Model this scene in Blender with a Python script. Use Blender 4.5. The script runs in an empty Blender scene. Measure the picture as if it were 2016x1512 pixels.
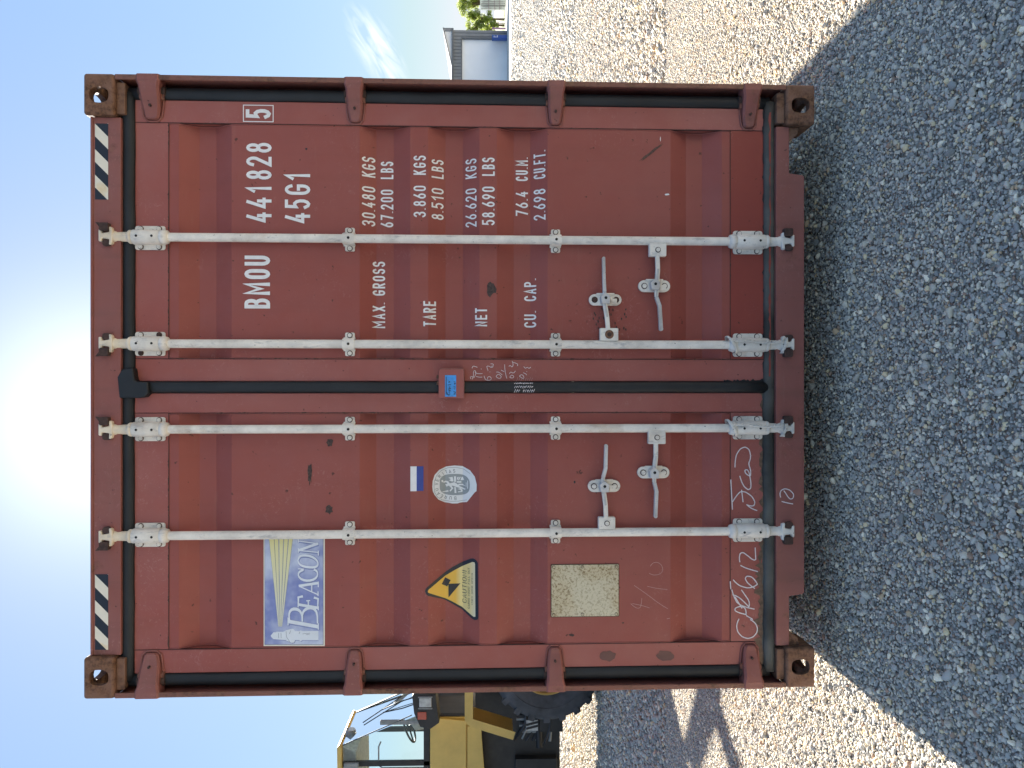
import bpy, bmesh, math, random
import numpy as np
from mathutils import Vector, Matrix
R = math.radians
random.seed(7)
rng = np.random.default_rng(11)
scn = bpy.context.scene
COL = scn.collection

# ------------------------------------------------------------------ camera
F, V0, CAMH = 1450.0, 972.0, 1.455          # focal length and horizon in photo pixels, eye height
PITCH = math.atan((1008 - V0) / F)
FW = Vector((0, math.cos(PITCH), -math.sin(PITCH)))
UP = Vector((0, math.sin(PITCH), math.cos(PITCH)))
RT = Vector((1, 0, 0))
cd = bpy.data.cameras.new('camera')
cam = bpy.data.objects.new('camera', cd)
COL.objects.link(cam)
cd.sensor_width = 36; cd.lens = 36 * F / 2016
cd.clip_start = 0.05; cd.clip_end = 3000
m = Matrix.Identity(4)
for i, v in enumerate((-UP, RT, -FW)):      # the photograph is stored turned a quarter turn
    m[0][i], m[1][i], m[2][i] = v
m[0][3], m[1][3], m[2][3] = 0, 0, CAMH
cam.matrix_world = m
scn.camera = cam

# ------------------------------------------------------------------ light
SUN_EL, SUN_AZ = R(27.6), R(2.8)            # sun low behind the container, a touch to its left
sdir = Vector((-math.sin(SUN_AZ) * math.cos(SUN_EL), math.cos(SUN_AZ) * math.cos(SUN_EL), math.sin(SUN_EL)))
sl = bpy.data.lights.new('sun', 'SUN'); sl.energy = 2.6; sl.angle = R(0.53); sl.color = (1, .95, .875)
sun = bpy.data.objects.new('sun', sl); COL.objects.link(sun)
sun.rotation_euler = sdir.to_track_quat('Z', 'Y').to_euler()
scn.view_settings.view_transform = 'Standard'
scn.view_settings.look = 'None'
scn.view_settings.gamma = 1
scn.view_settings.use_curve_mapping = False
scn.view_settings.exposure = 3.35

world = bpy.data.worlds.new('World'); scn.world = world; world.use_nodes = True
wn = world.node_tree; wn.nodes.clear(); WL = wn.links.new
def wnode(t, **k):
    n = wn.nodes.new(t)
    for a, b in k.items(): setattr(n, a, b)
    return n
sky = wnode('ShaderNodeTexSky', sky_type='NISHITA', sun_disc=False, sun_elevation=SUN_EL, sun_rotation=-SUN_AZ,
            air_density=1.0, dust_density=.12, ozone_density=1.0, altitude=50)
bg = wnode('ShaderNodeBackground'); bg.inputs[1].default_value = 0.10
wout = wnode('ShaderNodeOutputWorld')
def wmath(op, a, b=None, c=None):
    n = wnode('ShaderNodeMath', operation=op)
    for i, s in enumerate((a, b, c)):
        if s is None: continue
        if isinstance(s, (int, float)): n.inputs[i].default_value = s
        else: WL(s, n.inputs[i])
    return n.outputs[0]
tc = wnode('ShaderNodeTexCoord'); sx = wnode('ShaderNodeSeparateXYZ'); WL(tc.outputs['Generated'], sx.inputs[0])
ty = wmath('MAXIMUM', sx.outputs[1], .02)
ta = wmath('DIVIDE', sx.outputs[0], ty); tb = wmath('DIVIDE', sx.outputs[2], ty)
da = wmath('SUBTRACT', ta, .452); db = wmath('SUBTRACT', tb, .158)
ct, st = math.cos(R(32)), math.sin(R(32))
al = wmath('ADD', wmath('MULTIPLY', da, ct), wmath('MULTIPLY', db, st))
ac = wmath('SUBTRACT', wmath('MULTIPLY', db, ct), wmath('MULTIPLY', da, st))
cv = wnode('ShaderNodeCombineXYZ'); WL(wmath('MULTIPLY', al, 15), cv.inputs[0]); WL(wmath('MULTIPLY', ac, 70), cv.inputs[1])
cn = wnode('ShaderNodeTexNoise'); cn.inputs['Scale'].default_value = 1; cn.inputs['Detail'].default_value = 5
cn.inputs['Distortion'].default_value = .7; WL(cv.outputs[0], cn.inputs['Vector'])
ell = wmath('SUBTRACT', 1, wmath('ADD', wmath('POWER', wmath('ABSOLUTE', wmath('MULTIPLY', al, 13)), 2), wmath('POWER', wmath('ABSOLUTE', wmath('MULTIPLY', ac, 34)), 2)))
mk = wnode('ShaderNodeClamp'); WL(ell, mk.inputs[0])
cl = wnode('ShaderNodeMapRange'); WL(cn.outputs['Fac'], cl.inputs[0]); cl.inputs[1].default_value = .38; cl.inputs[2].default_value = .68
cfac = wmath('MULTIPLY', wmath('MULTIPLY', mk.outputs[0], cl.outputs[0]), .85)
# soft shoulder on the sky's brightness, the same in every direction
sbw = wnode('ShaderNodeRGBToBW'); WL(sky.outputs[0], sbw.inputs[0])
sf = wmath('POWER', wmath('ADD', 1, wmath('POWER', wmath('DIVIDE', sbw.outputs[0], .27), 2)), -.34)
svm = wnode('ShaderNodeVectorMath', operation='SCALE'); WL(sky.outputs[0], svm.inputs[0]); WL(sf, svm.inputs['Scale'])
ssp = wnode('ShaderNodeSeparateColor'); WL(svm.outputs[0], ssp.inputs[0]); scb = wnode('ShaderNodeCombineColor')
WL(wmath('MINIMUM', ssp.outputs[0], wmath('MULTIPLY', ssp.outputs[1], .94)), scb.inputs[0]); WL(ssp.outputs[1], scb.inputs[1]); WL(wmath('MAXIMUM', ssp.outputs[2], wmath('MULTIPLY', ssp.outputs[1], 1.06)), scb.inputs[2])
cmix = wnode('ShaderNodeMix', data_type='RGBA')
# bright aureole of the hidden sun
vdot = wnode('ShaderNodeVectorMath', operation='DOT_PRODUCT'); WL(tc.outputs['Generated'], vdot.inputs[0]); vdot.inputs[1].default_value = tuple(sdir)
vcl = wmath('MAXIMUM', vdot.outputs['Value'], 0)
aur = wmath('ADD', wmath('MULTIPLY', wmath('POWER', vcl, 140), .62), wmath('MULTIPLY', wmath('POWER', vcl, 24), .11))
avm = wnode('ShaderNodeVectorMath', operation='SCALE'); avm.inputs[0].default_value = (1.0, 1.0, .98); WL(aur, avm.inputs['Scale'])
aadd = wnode('ShaderNodeVectorMath', operation='ADD'); WL(scb.outputs[0], aadd.inputs[0]); WL(avm.outputs[0], aadd.inputs[1])
WL(cfac, cmix.inputs[0]); WL(aadd.outputs[0], cmix.inputs[6]); cmix.inputs[7].default_value = (1.35, 1.37, 1.36, 1)
WL(cmix.outputs[2], bg.inputs[0]); WL(bg.outputs[0], wout.inputs[0])

# ------------------------------------------------------------------ materials
def nmat(name):
    ma = bpy.data.materials.new(name); ma.use_nodes = True
    nt = ma.node_tree; nt.nodes.clear()
    out = nt.nodes.new('ShaderNodeOutputMaterial'); b = nt.nodes.new('ShaderNodeBsdfPrincipled')
    nt.links.new(b.outputs[0], out.inputs[0])
    return ma, nt, b, out
class NT:
    def __init__(s, nt): s.nt = nt; s.tc = nt.nodes.new('ShaderNodeTexCoord')
    def coord(s, sc=(1, 1, 1), kind='Object'):
        mp = s.nt.nodes.new('ShaderNodeMapping'); mp.inputs['Scale'].default_value = sc
        s.nt.links.new(s.tc.outputs[kind], mp.inputs[0]); return mp.outputs[0]
    def noise(s, scale, detail=4, rough=.55, sc=(1, 1, 1), off=0, dist=0, kind='Object'):
        n = s.nt.nodes.new('ShaderNodeTexNoise'); n.inputs['Scale'].default_value = scale
        n.inputs['Detail'].default_value = detail; n.inputs['Roughness'].default_value = rough; n.inputs['Distortion'].default_value = dist
        mp = s.nt.nodes.new('ShaderNodeMapping'); mp.inputs['Scale'].default_value = sc; mp.inputs['Location'].default_value = (off, off * .7, off * 1.3)
        s.nt.links.new(s.tc.outputs[kind], mp.inputs[0]); s.nt.links.new(mp.outputs[0], n.inputs['Vector']); return n.outputs['Fac']
    def ramp(s, f, lo, hi, a=0.0, b=1.0):
        n = s.nt.nodes.new('ShaderNodeMapRange'); n.inputs[1].default_value = lo; n.inputs[2].default_value = hi
        n.inputs[3].default_value = a; n.inputs[4].default_value = b; s.nt.links.new(f, n.inputs[0]); return n.outputs[0]
    def mul(s, a, b, op='MULTIPLY'):
        n = s.nt.nodes.new('ShaderNodeMath'); n.operation = op
        for i, v in enumerate((a, b)):
            if isinstance(v, (int, float)): n.inputs[i].default_value = v
            else: s.nt.links.new(v, n.inputs[i])
        return n.outputs[0]
    def mix(s, f, a, b):
        n = s.nt.nodes.new('ShaderNodeMix'); n.data_type = 'RGBA'
        if isinstance(f, (int, float)): n.inputs[0].default_value = f
        else: s.nt.links.new(f, n.inputs[0])
        for i, v in ((6, a), (7, b)):
            if isinstance(v, tuple): n.inputs[i].default_value = (*v, 1)
            else: s.nt.links.new(v, n.inputs[i])
        return n.outputs[2]
    def bump(s, b, h, strength, dist):
        n = s.nt.nodes.new('ShaderNodeBump'); n.inputs['Strength'].default_value = strength; n.inputs['Distance'].default_value = dist
        s.nt.links.new(h, n.inputs['Height']); s.nt.links.new(n.outputs[0], b.inputs['Normal'])

def simple(name, col, rough=.6, metal=0, var=.25, scale=20, bump=.0):
    ma, nt, b, o = nmat(name); N = NT(nt)
    f = N.ramp(N.noise(scale), .3, .7)
    dark = tuple(c * (1 - var) for c in col); light = tuple(min(1, c * (1 + var * .6)) for c in col)
    nt.links.new(N.mix(f, dark, light), b.inputs['Base Color'])
    b.inputs['Roughness'].default_value = rough; b.inputs['Metallic'].default_value = metal
    if bump: N.bump(b, N.noise(scale * 8), bump, .002)
    return ma

def paint_red(name, base=(.285, .071, .054), rust=.25, fade=.5, dirt=.35, seed=0, rough=.5):
    ma, nt, b, o = nmat(name); N = NT(nt)
    f1 = N.ramp(N.noise(2.1, 5, .6, off=seed), .35, .68)
    faded = (base[0] * 1.1, base[1] * 1.45, base[2] * 1.55)
    c = N.mix(N.mul(f1, fade), base, faded)
    # vertical run marks of washed-down dust
    st_ = N.ramp(N.noise(5, 4, .6, sc=(3.2, 1, .22), off=seed + 3), .5, .78)
    c = N.mix(N.mul(st_, dirt * .5), c, (base[0] * .62, base[1] * .85, base[2] * .8))
    # horizontal wipe marks
    wp = N.ramp(N.noise(9, 5, .7, sc=(.35, 1, 2.6), off=seed + 9), .6, .8)
    c = N.mix(N.mul(wp, .28), c, (base[0] * 1.15, base[1] * 2.1, base[2] * 2.1))
    # chalky scuffs: clustered fine speckle
    cl_ = N.ramp(N.noise(3.4, 3, .5, off=seed + 21), .50 - fade * .06, .66)
    sp = N.ramp(N.noise(42, 6, .78, off=seed + 5, dist=1.8), .57, .64)
    c = N.mix(N.mul(N.mul(sp, cl_), .12 + fade * .38), c, (.50, .28, .25))
    # dark specks and rust spots
    sp2 = N.ramp(N.noise(38, 3, .6, off=seed + 31), .70, .74)
    c = N.mix(N.mul(sp2, .75), c, (.05, .022, .016))
    ru = N.ramp(N.noise(6.5, 7, .72, off=seed + 44), .74 - rust * .42, .86 - rust * .36)
    c = N.mix(N.mul(ru, min(1, .35 + rust)), c, N.mix(N.ramp(N.noise(60, 3, .7, off=seed), .4, .6), (.075, .034, .02), (.20, .10, .052)))
    nt.links.new(c, b.inputs['Base Color'])
    nt.links.new(N.ramp(N.noise(14, 4, .6, off=seed + 2), .3, .7, rough - .1, rough + .15), b.inputs['Roughness'])
    b.inputs['Specular IOR Level'].default_value = .35
    hb = N.mul(N.noise(2.2, 2, .5, off=seed), 2.2, 'MULTIPLY')
    N.bump(b, N.mul(N.mul(N.noise(120, 3, .6), .06), hb, 'ADD'), .35, .006)
    return ma

M = {}
M['red'] = paint_red('container_red_paint', rust=.05, fade=.4, seed=1)
M['red_stile'] = paint_red('container_red_paint_worn', base=(.305, .082, .064), rust=.10, fade=.9, seed=14)
M['red_fresh'] = paint_red('container_red_touched_up_paint', base=(.26, .050, .036), rust=.0, fade=.15, dirt=.2, seed=23)
M['red_frame'] = paint_red('container_red_frame_paint', base=(.25, .084, .067), rust=.38, fade=.6, dirt=1.0, seed=33)
M['red_side'] = paint_red('container_red_side_paint', rust=.15, seed=52)
M['lip'] = paint_red('container_scraped_edge_paint', base=(.20, .075, .052), rust=.62, fade=.6, dirt=.6, seed=61)
M['rust'] = paint_red('rusted_steel', base=(.20, .10, .065), rust=.80, fade=.4, seed=70, rough=.8)
M['black_rubber'] = simple('black_rubber_gasket', (.010, .012, .014), .6, 0, .4, 9, .15)
M['grey_rubber'] = simple('dusty_rubber_gasket', (.075, .075, .066), .75, 0, .8, 5, .5)
def gal(name, base, dirt, seed):
    ma, nt, b, o = nmat(name); N = NT(nt)
    c = N.mix(N.ramp(N.noise(7, 5, .65, off=seed), .4, .66), base, tuple(x * .72 for x in base))
    c = N.mix(N.mul(N.ramp(N.noise(40, 5, .75, off=seed + 3, sc=(1, 1, .3)), .56, .68), .55), c, (.25, .25, .26))
    c = N.mix(N.mul(N.ramp(N.noise(90, 2, .5, off=seed + 8), .72, .76), .8), c, (.06, .045, .035))
    c = N.mix(N.mul(N.ramp(N.noise(3.5, 6, .7, off=seed + 12), .56, .75), dirt), c, (.36, .22, .11))
    nt.links.new(c, b.inputs['Base Color']); b.inputs['Roughness'].default_value = .55
    N.bump(b, N.noise(110, 3, .6), .25, .002)
    return ma
M['rod'] = gal('off_white_rod_paint', (.84, .79, .70), .5, 2)
M['bracket'] = gal('off_white_bracket_paint', (.80, .75, .66), .6, 17)
M['handle'] = gal('worn_handle_metal', (.60, .58, .55), .35, 29)
M['cream'] = gal('cream_rod_end_paint', (.82, .71, .54), .45, 41)
M['dark'] = simple('dark_hole_metal', (.015, .013, .012), .8)
M['seam'] = simple('dark_red_sealant_seam', (.06, .018, .014), .7)
M['rust_dark'] = simple('dark_rusty_keeper', (.06, .032, .024), .8, 0, .5, 60, .3)
M['white_vinyl'] = simple('white_vinyl_lettering', (.80, .79, .77), .5, 0, .06, 60)
M['chalk'] = simple('white_paint_marker', (.72, .66, .66), .7, 0, .15, 90)
M['pinkchalk'] = simple('thin_pink_marker', (.52, .30, .27), .7, 0, .15, 90)
M['black_vinyl'] = simple('black_vinyl', (.012, .013, .018), .35, 0, .1)
M['plywood'] = simple('plywood_floor', (.2, .13, .08), .8)
ma, nt, b, o = nmat('weathered_stripe_cream'); N = NT(nt)
nt.links.new(N.mix(N.ramp(N.noise(9, 3, .5), .60, .72), (.76, .71, .58), (.68, .48, .18)), b.inputs['Base Color']); b.inputs['Roughness'].default_value = .5
M['stripe_cream'] = ma
# company sign colours
ma, nt, b, o = nmat('sign_faded_blue'); N = NT(nt)
c = N.mix(N.ramp(N.noise(5, 4, .6, off=4), .38, .6), (.55, .60, .72), (.20, .24, .50))
c = N.mix(N.mul(N.ramp(N.noise(30, 5, .8, sc=(1, 1, 6)), .52, .66), .35), c, (.32, .36, .52))
nt.links.new(c, b.inputs['Base Color']); b.inputs['Roughness'].default_value = .5
M['sign_blue'] = ma
M['sign_shadow'] = simple('sign_letter_shadow_blue', (.22, .26, .48), .5, 0, .3, 20)
M['sign_white'] = simple('sign_white', (.72, .76, .80), .5, 0, .06, 30)
M['sign_cream'] = simple('sign_cream_border', (.76, .72, .60), .5, 0, .08, 30)
ma, nt, b, o = nmat('sign_ray_yellow'); N = NT(nt)
g = nt.nodes.new('ShaderNodeSeparateXYZ'); nt.links.new(N.tc.outputs['Object'], g.inputs[0])
nt.links.new(N.mix(N.ramp(g.outputs[0], -.90, -.60), (.68, .68, .55), (.74, .68, .30)), b.inputs['Base Color'])
M['sign_yellow'] = ma
M['sign_line'] = simple('sign_dark_line', (.12, .14, .20), .5)
ma, nt, b, o = nmat('caution_yellow'); N = NT(nt)
g = nt.nodes.new('ShaderNodeSeparateXYZ'); nt.links.new(N.tc.outputs['Object'], g.inputs[0])
c = N.mix(N.ramp(g.outputs[2], 1.345, 1.40), (.72, .72, .66), (.74, .60, .24))
c = N.mix(N.ramp(g.outputs[2], 1.435, 1.455), c, (.72, .43, .05))
nt.links.new(c, b.inputs['Base Color']); b.inputs['Roughness'].default_value = .4
M['caution'] = ma
M['flag_blue'] = simple('flag_blue', (.03, .055, .28), .45, 0, .15)
M['seal_grey'] = simple('seal_grey_print', (.30, .33, .33), .5, 0, .1)
M['seal_white'] = simple('seal_white', (.76, .77, .76), .5, 0, .06)
M['seal_text'] = simple('seal_text_grey', (.13, .15, .16), .5)
M['sticker_blue'] = simple('sticker_bright_blue', (.05, .30, .72), .4, 0, .2, 60)
ma, nt, b, o = nmat('tarnished_data_plate'); N = NT(nt)
sp = N.ramp(N.noise(95, 5, .7, dist=.6), .50, .60)
ed = N.ramp(N.noise(7, 2, .5), .40, .58)
c = N.mix(N.mul(sp, N.ramp(ed, 0, 1, .45, 1)), (.60, .54, .38), (.15, .10, .04))
c = N.mix(N.mul(ed, .35), c, (.40, .28, .12))
nt.links.new(c, b.inputs['Base Color']); b.inputs['Roughness'].default_value = .6
N.bump(b, N.noise(95, 5, .7, dist=.6), .6, .002)
M['plate'] = ma
# loader and background
def yellow(name, base, seed):
    ma, nt, b, o = nmat(name); N = NT(nt)
    c = N.mix(N.ramp(N.noise(2.5, 5, .6, off=seed), .4, .7), base, tuple(x * .8 for x in base))
    c = N.mix(N.mul(N.ramp(N.noise(5, 7, .75, off=seed + 6), .68, .72), .9), c, (.07, .035, .018))
    nt.links.new(c, b.inputs['Base Color']); b.inputs['Roughness'].default_value = .45
    return ma
M['yellow'] = yellow('loader_yellow_paint', (.62, .43, .11), 3)
M['yellow_rusty'] = yellow('loader_yellow_rim_paint', (.45, .28, .06), 9)
M['tyre'] = simple('tyre_rubber', (.055, .057, .062), .6, 0, .6, 5, .4)
M['machine'] = simple('greasy_machine_black', (.018, .017, .016), .55, 0, .5, 8)
M['steel'] = simple('bare_cylinder_steel', (.5, .5, .5), .25, .9, .1)
M['hose'] = simple('hydraulic_hose', (.03, .03, .032), .4, 0, .4, 20)
M['cabtrim'] = simple('cab_grey_trim', (.25, .26, .25), .6)
M['cablight'] = simple('cab_pale_roof_lining', (.42, .44, .40), .7)
M['lens'] = simple('headlight_lens', (.45, .46, .44), .15)
M['redlens'] = simple('orange_lamp_lens', (.45, .09, .05), .25)
for gname, gcol in (('glass', (.95, .985, .98, 1)), ('glass_green', (.74, .93, .88, 1))):
  ma, nt, b, o = nmat('cab_' + gname); N = NT(nt)
  tr = nt.nodes.new('ShaderNodeBsdfTransparent'); tr.inputs[0].default_value = gcol
  gl = nt.nodes.new('ShaderNodeBsdfGlossy'); gl.inputs['Roughness'].default_value = .02; gl.inputs[0].default_value = (.9, .95, .95, 1)
  fr = nt.nodes.new('ShaderNodeFresnel'); fr.inputs[0].default_value = 1.45
  mx = nt.nodes.new('ShaderNodeMixShader'); nt.links.new(fr.outputs[0], mx.inputs[0])
  nt.links.new(tr.outputs[0], mx.inputs[1]); nt.links.new(gl.outputs[0], mx.inputs[2]); nt.links.new(mx.outputs[0], o.inputs[0])
  M[gname] = ma

M['clad'] = simple('grey_wall_cladding', (.20, .21, .22), .5, 0, .15, 1)
M['clad_dark'] = simple('dark_grey_trim', (.11, .12, .13), .5, 0, .15, 1)
M['door_white'] = simple('pale_roller_door', (.80, .82, .84), .4, 0, .06, .4)
M['roof_white'] = simple('white_roof_sheet', (.75, .75, .74), .5, 0, .06, .6)
M['blue'] = simple('blue_plastic', (.03, .10, .38), .4)
M['farcont'] = simple('grey_green_container_paint', (.42, .50, .47), .6, 0, .2, 2)
M['post'] = simple('fence_post_metal', (.25, .24, .25), .6)
M['purple'] = simple('faded_purple_post', (.30, .20, .32), .6)
M['concrete'] = simple('concrete_apron', (.50, .46, .38), .9, 0, .12, .6)
M['bark'] = simple('tree_bark', (.12, .09, .06), .9, 0, .4, 8)
ma, nt, b, o = nmat('tree_leaf'); N = NT(nt)
c = N.mix(N.ramp(N.noise(1.3, 3, .6), .35, .65), (.09, .14, .03), (.26, .32, .06))
nt.links.new(c, b.inputs['Base Color']); b.inputs['Roughness'].default_value = .6
tl = nt.nodes.new('ShaderNodeBsdfTranslucent'); nt.links.new(N.mix(.6, c, (.55, .62, .12)), tl.inputs[0])
mx = nt.nodes.new('ShaderNodeMixShader'); mx.inputs[0].default_value = .55
nt.links.new(b.outputs[0], mx.inputs[1]); nt.links.new(tl.outputs[0], mx.inputs[2]); nt.links.new(mx.outputs[0], o.inputs[0])
M['leaf'] = ma
M['grass'] = simple('dry_green_grass', (.16, .19, .05), .9, 0, .4, 6)

def stone_ramp(nt, fac, darken=1.0):
    r = nt.nodes.new('ShaderNodeValToRGB'); cr = r.color_ramp; cr.interpolation = 'CONSTANT'
    cols = [(0, (.30, .31, .33)), (.1, (.22, .235, .26)), (.2, (.37, .38, .39)), (.3, (.27, .285, .31)), (.4, (.42, .42, .41)),
            (.5, (.33, .335, .34)), (.58, (.25, .26, .275)), (.66, (.38, .375, .36)), (.74, (.31, .325, .35)), (.82, (.46, .42, .33)),
            (.87, (.55, .54, .51)), (.915, (.36, .30, .24)), (.945, (.19, .20, .22)), (.975, (.26, .21, .19))]
    while len(cr.elements) < len(cols): cr.elements.new(.5)
    cols = [(p, tuple(min(.82, .40 + (x - .33) * 1.5) * 1.5 * k for x, k in zip(c, (1.0, .87, .675)))) for p, c in cols]
    for e, (p, c) in zip(cr.elements, cols):
        e.position = p; e.color = (*[x * darken for x in c], 1)
    nt.links.new(fac, r.inputs[0]); return r.outputs[0]
ma, nt, b, o = nmat('gravel_stone'); N = NT(nt)
oi = nt.nodes.new('ShaderNodeObjectInfo')
c = stone_ramp(nt, oi.outputs['Random'])
c = N.mix(N.mul(N.ramp(N.noise(1.6, 5, .7), .42, .7), .3), c, (.30, .30, .30))
nt.links.new(c, b.inputs['Base Color']); b.inputs['Roughness'].default_value = .75; b.inputs['Specular IOR Level'].default_value = .25
M['stone'] = ma
ma, nt, b, o = nmat('gravel_ground'); N = NT(nt)
vo = nt.nodes.new('ShaderNodeTexVoronoi'); vo.inputs['Scale'].default_value = 48; vo.inputs['Randomness'].default_value = 1
nt.links.new(N.coord(), vo.inputs['Vector'])
sp_ = nt.nodes.new('ShaderNodeSeparateColor'); nt.links.new(vo.outputs['Color'], sp_.inputs[0])
c = stone_ramp(nt, sp_.outputs[0], .80)
c = N.mix(N.ramp(N.noise(11, 4, .75), .42, .58), c, (.30, .27, .22))
c = N.mix(N.mul(N.ramp(N.noise(.35, 4, .6), .4, .65), .25), c, (.42, .38, .31))
nt.links.new(c, b.inputs['Base Color']); b.inputs['Roughness'].default_value = .9; b.inputs['Specular IOR Level'].default_value = .15
N.bump(b, N.mul(N.mul(vo.outputs['Distance'], -1), N.mul(N.noise(9, 4, .7), 2.0), 'ADD'), 1.0, .04)
M['gravel'] = ma

# ------------------------------------------------------------------ mesh helpers
class MB:
    def __init__(s): s.v = []; s.f = []; s.m = []; s.mats = []; s.sm = []
    def mi(s, ma):
        if ma not in s.mats: s.mats.append(ma)
        return s.mats.index(ma)
    def add(s, vs, fs, ma, smooth=False):
        o = len(s.v); s.v += [tuple(p) for p in vs]; k = s.mi(ma)
        for f in fs: s.f.append([i + o for i in f]); s.m.append(k); s.sm.append(smooth)
    def box(s, a, b, ma):
        (x0, y0, z0), (x1, y1, z1) = a, b
        x0, x1 = min(x0, x1), max(x0, x1); y0, y1 = min(y0, y1), max(y0, y1); z0, z1 = min(z0, z1), max(z0, z1)
        s.add([(x0, y0, z0), (x1, y0, z0), (x1, y1, z0), (x0, y1, z0), (x0, y0, z1), (x1, y0, z1), (x1, y1, z1), (x0, y1, z1)],
              [(0, 3, 2, 1), (4, 5, 6, 7), (0, 1, 5, 4), (1, 2, 6, 5), (2, 3, 7, 6), (3, 0, 4, 7)], ma)
    def prism(s, pts, y0, y1, ma, axis='y'):
        """polygon pts=(x,z) extruded between depths y0 (front) and y1"""
        n = len(pts)
        ar = sum(pts[i][0] * pts[(i + 1) % n][1] - pts[(i + 1) % n][0] * pts[i][1] for i in range(n))
        if ar < 0: pts = pts[::-1]
        if axis == 'y': vs = [(p[0], y0, p[1]) for p in pts] + [(p[0], y1, p[1]) for p in pts]
        elif axis == 'x': vs = [(y0, p[0], p[1]) for p in pts] + [(y1, p[0], p[1]) for p in pts]
        else: vs = [(p[0], p[1], y0) for p in pts] + [(p[0], p[1], y1) for p in pts]
        fs = [list(range(n)), list(range(2 * n - 1, n - 1, -1))] + [(i + n, (i + 1) % n + n, (i + 1) % n, i) for i in range(n)]
        s.add(vs, fs, ma)
    def cyl(s, p0, p1, r0, ma, r1=None, n=16, caps=True, smooth=True):
        r1 = r0 if r1 is None else r1
        p0, p1 = Vector(p0), Vector(p1); d = (p1 - p0).normalized()
        a = d.orthogonal().normalized(); b_ = d.cross(a)
        vs = []
        for p, r in ((p0, r0), (p1, r1)):
            for i in range(n):
                t = 2 * math.pi * i / n; vs.append(p + (a * math.cos(t) + b_ * math.sin(t)) * r)
        s.add(vs, [(i, (i + 1) % n, (i + 1) % n + n, i + n) for i in range(n)], ma, smooth)
        if caps: s.add(vs[:n], [list(range(n))[::-1]], ma); s.add(vs[n:], [list(range(n))], ma)
    def tube(s, pts, r, ma, n=8, ry=None):
        pts = [Vector(p) for p in pts]; rings = []
        ref = Vector((0, 1, 0))
        for i, p in enumerate(pts):
            d = (pts[min(i + 1, len(pts) - 1)] - pts[max(i - 1, 0)]).normalized()
            a = d.cross(ref)
            a = a.normalized() if a.length > 1e-4 else d.orthogonal().normalized()
            b_ = a.cross(d); rr = r[i] if isinstance(r, (list, tuple)) else r; r2 = ry if ry else rr
            rings.append([p + a * math.cos(2 * math.pi * k / n) * rr + b_ * math.sin(2 * math.pi * k / n) * r2 for k in range(n)])
        vs = [q for rg in rings for q in rg]
        fs = [(i * n + k, i * n + (k + 1) % n, (i + 1) * n + (k + 1) % n, (i + 1) * n + k) for i in range(len(pts) - 1) for k in range(n)]
        fs += [list(range(n))[::-1], list(range((len(pts) - 1) * n, len(pts) * n))]
        s.add(vs, fs, ma, True)
    def lathe(s, prof, c, ma, axis='y', n=32, smooth=True):
        """prof = [(r, offset along axis)]"""
        vs = []
        for r, h in prof:
            for i in range(n):
                t = 2 * math.pi * i / n; u, w = r * math.cos(t), r * math.sin(t)
                vs.append({'y': (c[0] + u, c[1] + h, c[2] + w), 'z': (c[0] + u, c[1] + w, c[2] + h), 'x': (c[0] + h, c[1] + u, c[2] + w)}[axis])
        s.add(vs, [(j * n + i, j * n + (i + 1) % n, (j + 1) * n + (i + 1) % n, (j + 1) * n + i) for j in range(len(prof) - 1) for i in range(n)], ma, smooth)
    def build(s, name, parent=None, bevel=0, fix=True):
        me = bpy.data.meshes.new(name); me.from_pydata(s.v, [], s.f)
        for ma in s.mats: me.materials.append(ma)
        me.polygons.foreach_set('material_index', s.m); me.polygons.foreach_set('use_smooth', s.sm)
        if fix:
            bm = bmesh.new(); bm.from_mesh(me); bmesh.ops.recalc_face_normals(bm, faces=bm.faces); bm.to_mesh(me); bm.free()
        me.update()
        o = bpy.data.objects.new(name, me); COL.objects.link(o); o.parent = parent
        if bevel:
            bv = o.modifiers.new('bevel', 'BEVEL'); bv.width = bevel; bv.segments = 2; bv.limit_method = 'ANGLE'; bv.angle_limit = R(50)
        return o

def empty(name, loc, rot=(0, 0, 0), parent=None):
    o = bpy.data.objects.new(name, None); COL.objects.link(o); o.location = loc; o.rotation_euler = rot; o.parent = parent
    o.empty_display_size = .2; return o
def tag(o, label, cat, group=None, kind=None):
    o['label'] = label; o['category'] = cat
    if group: o['group'] = group
    if kind: o['kind'] = kind
    return o
def copy_tree(o, parent=None):
    c = o.copy(); COL.objects.link(c); c.parent = parent
    for ch in list(o.children): copy_tree(ch, c)
    return c

# ------------------------------------------------------------------ ground
def ground_sheet():
    mb = MB(); mb.add([(-500, -300, 0), (500, -300, 0), (500, 900, 0), (-500, 900, 0)], [(0, 1, 2, 3)], M['gravel'])
    o = mb.build('ground', fix=False); o['kind'] = 'structure'; o['label'] = 'grey gravel yard'
    mb = MB(); mb.box((-40, 59, -.05), (140, 95, .004), M['concrete']); o = mb.build('concrete_apron'); o['kind'] = 'structure'
    mb = MB(); mb.box((41, 95, -.05), (140, 130, .006), M['grass']); o = mb.build('grass_verge'); o['kind'] = 'structure'
ground_sheet()

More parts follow.
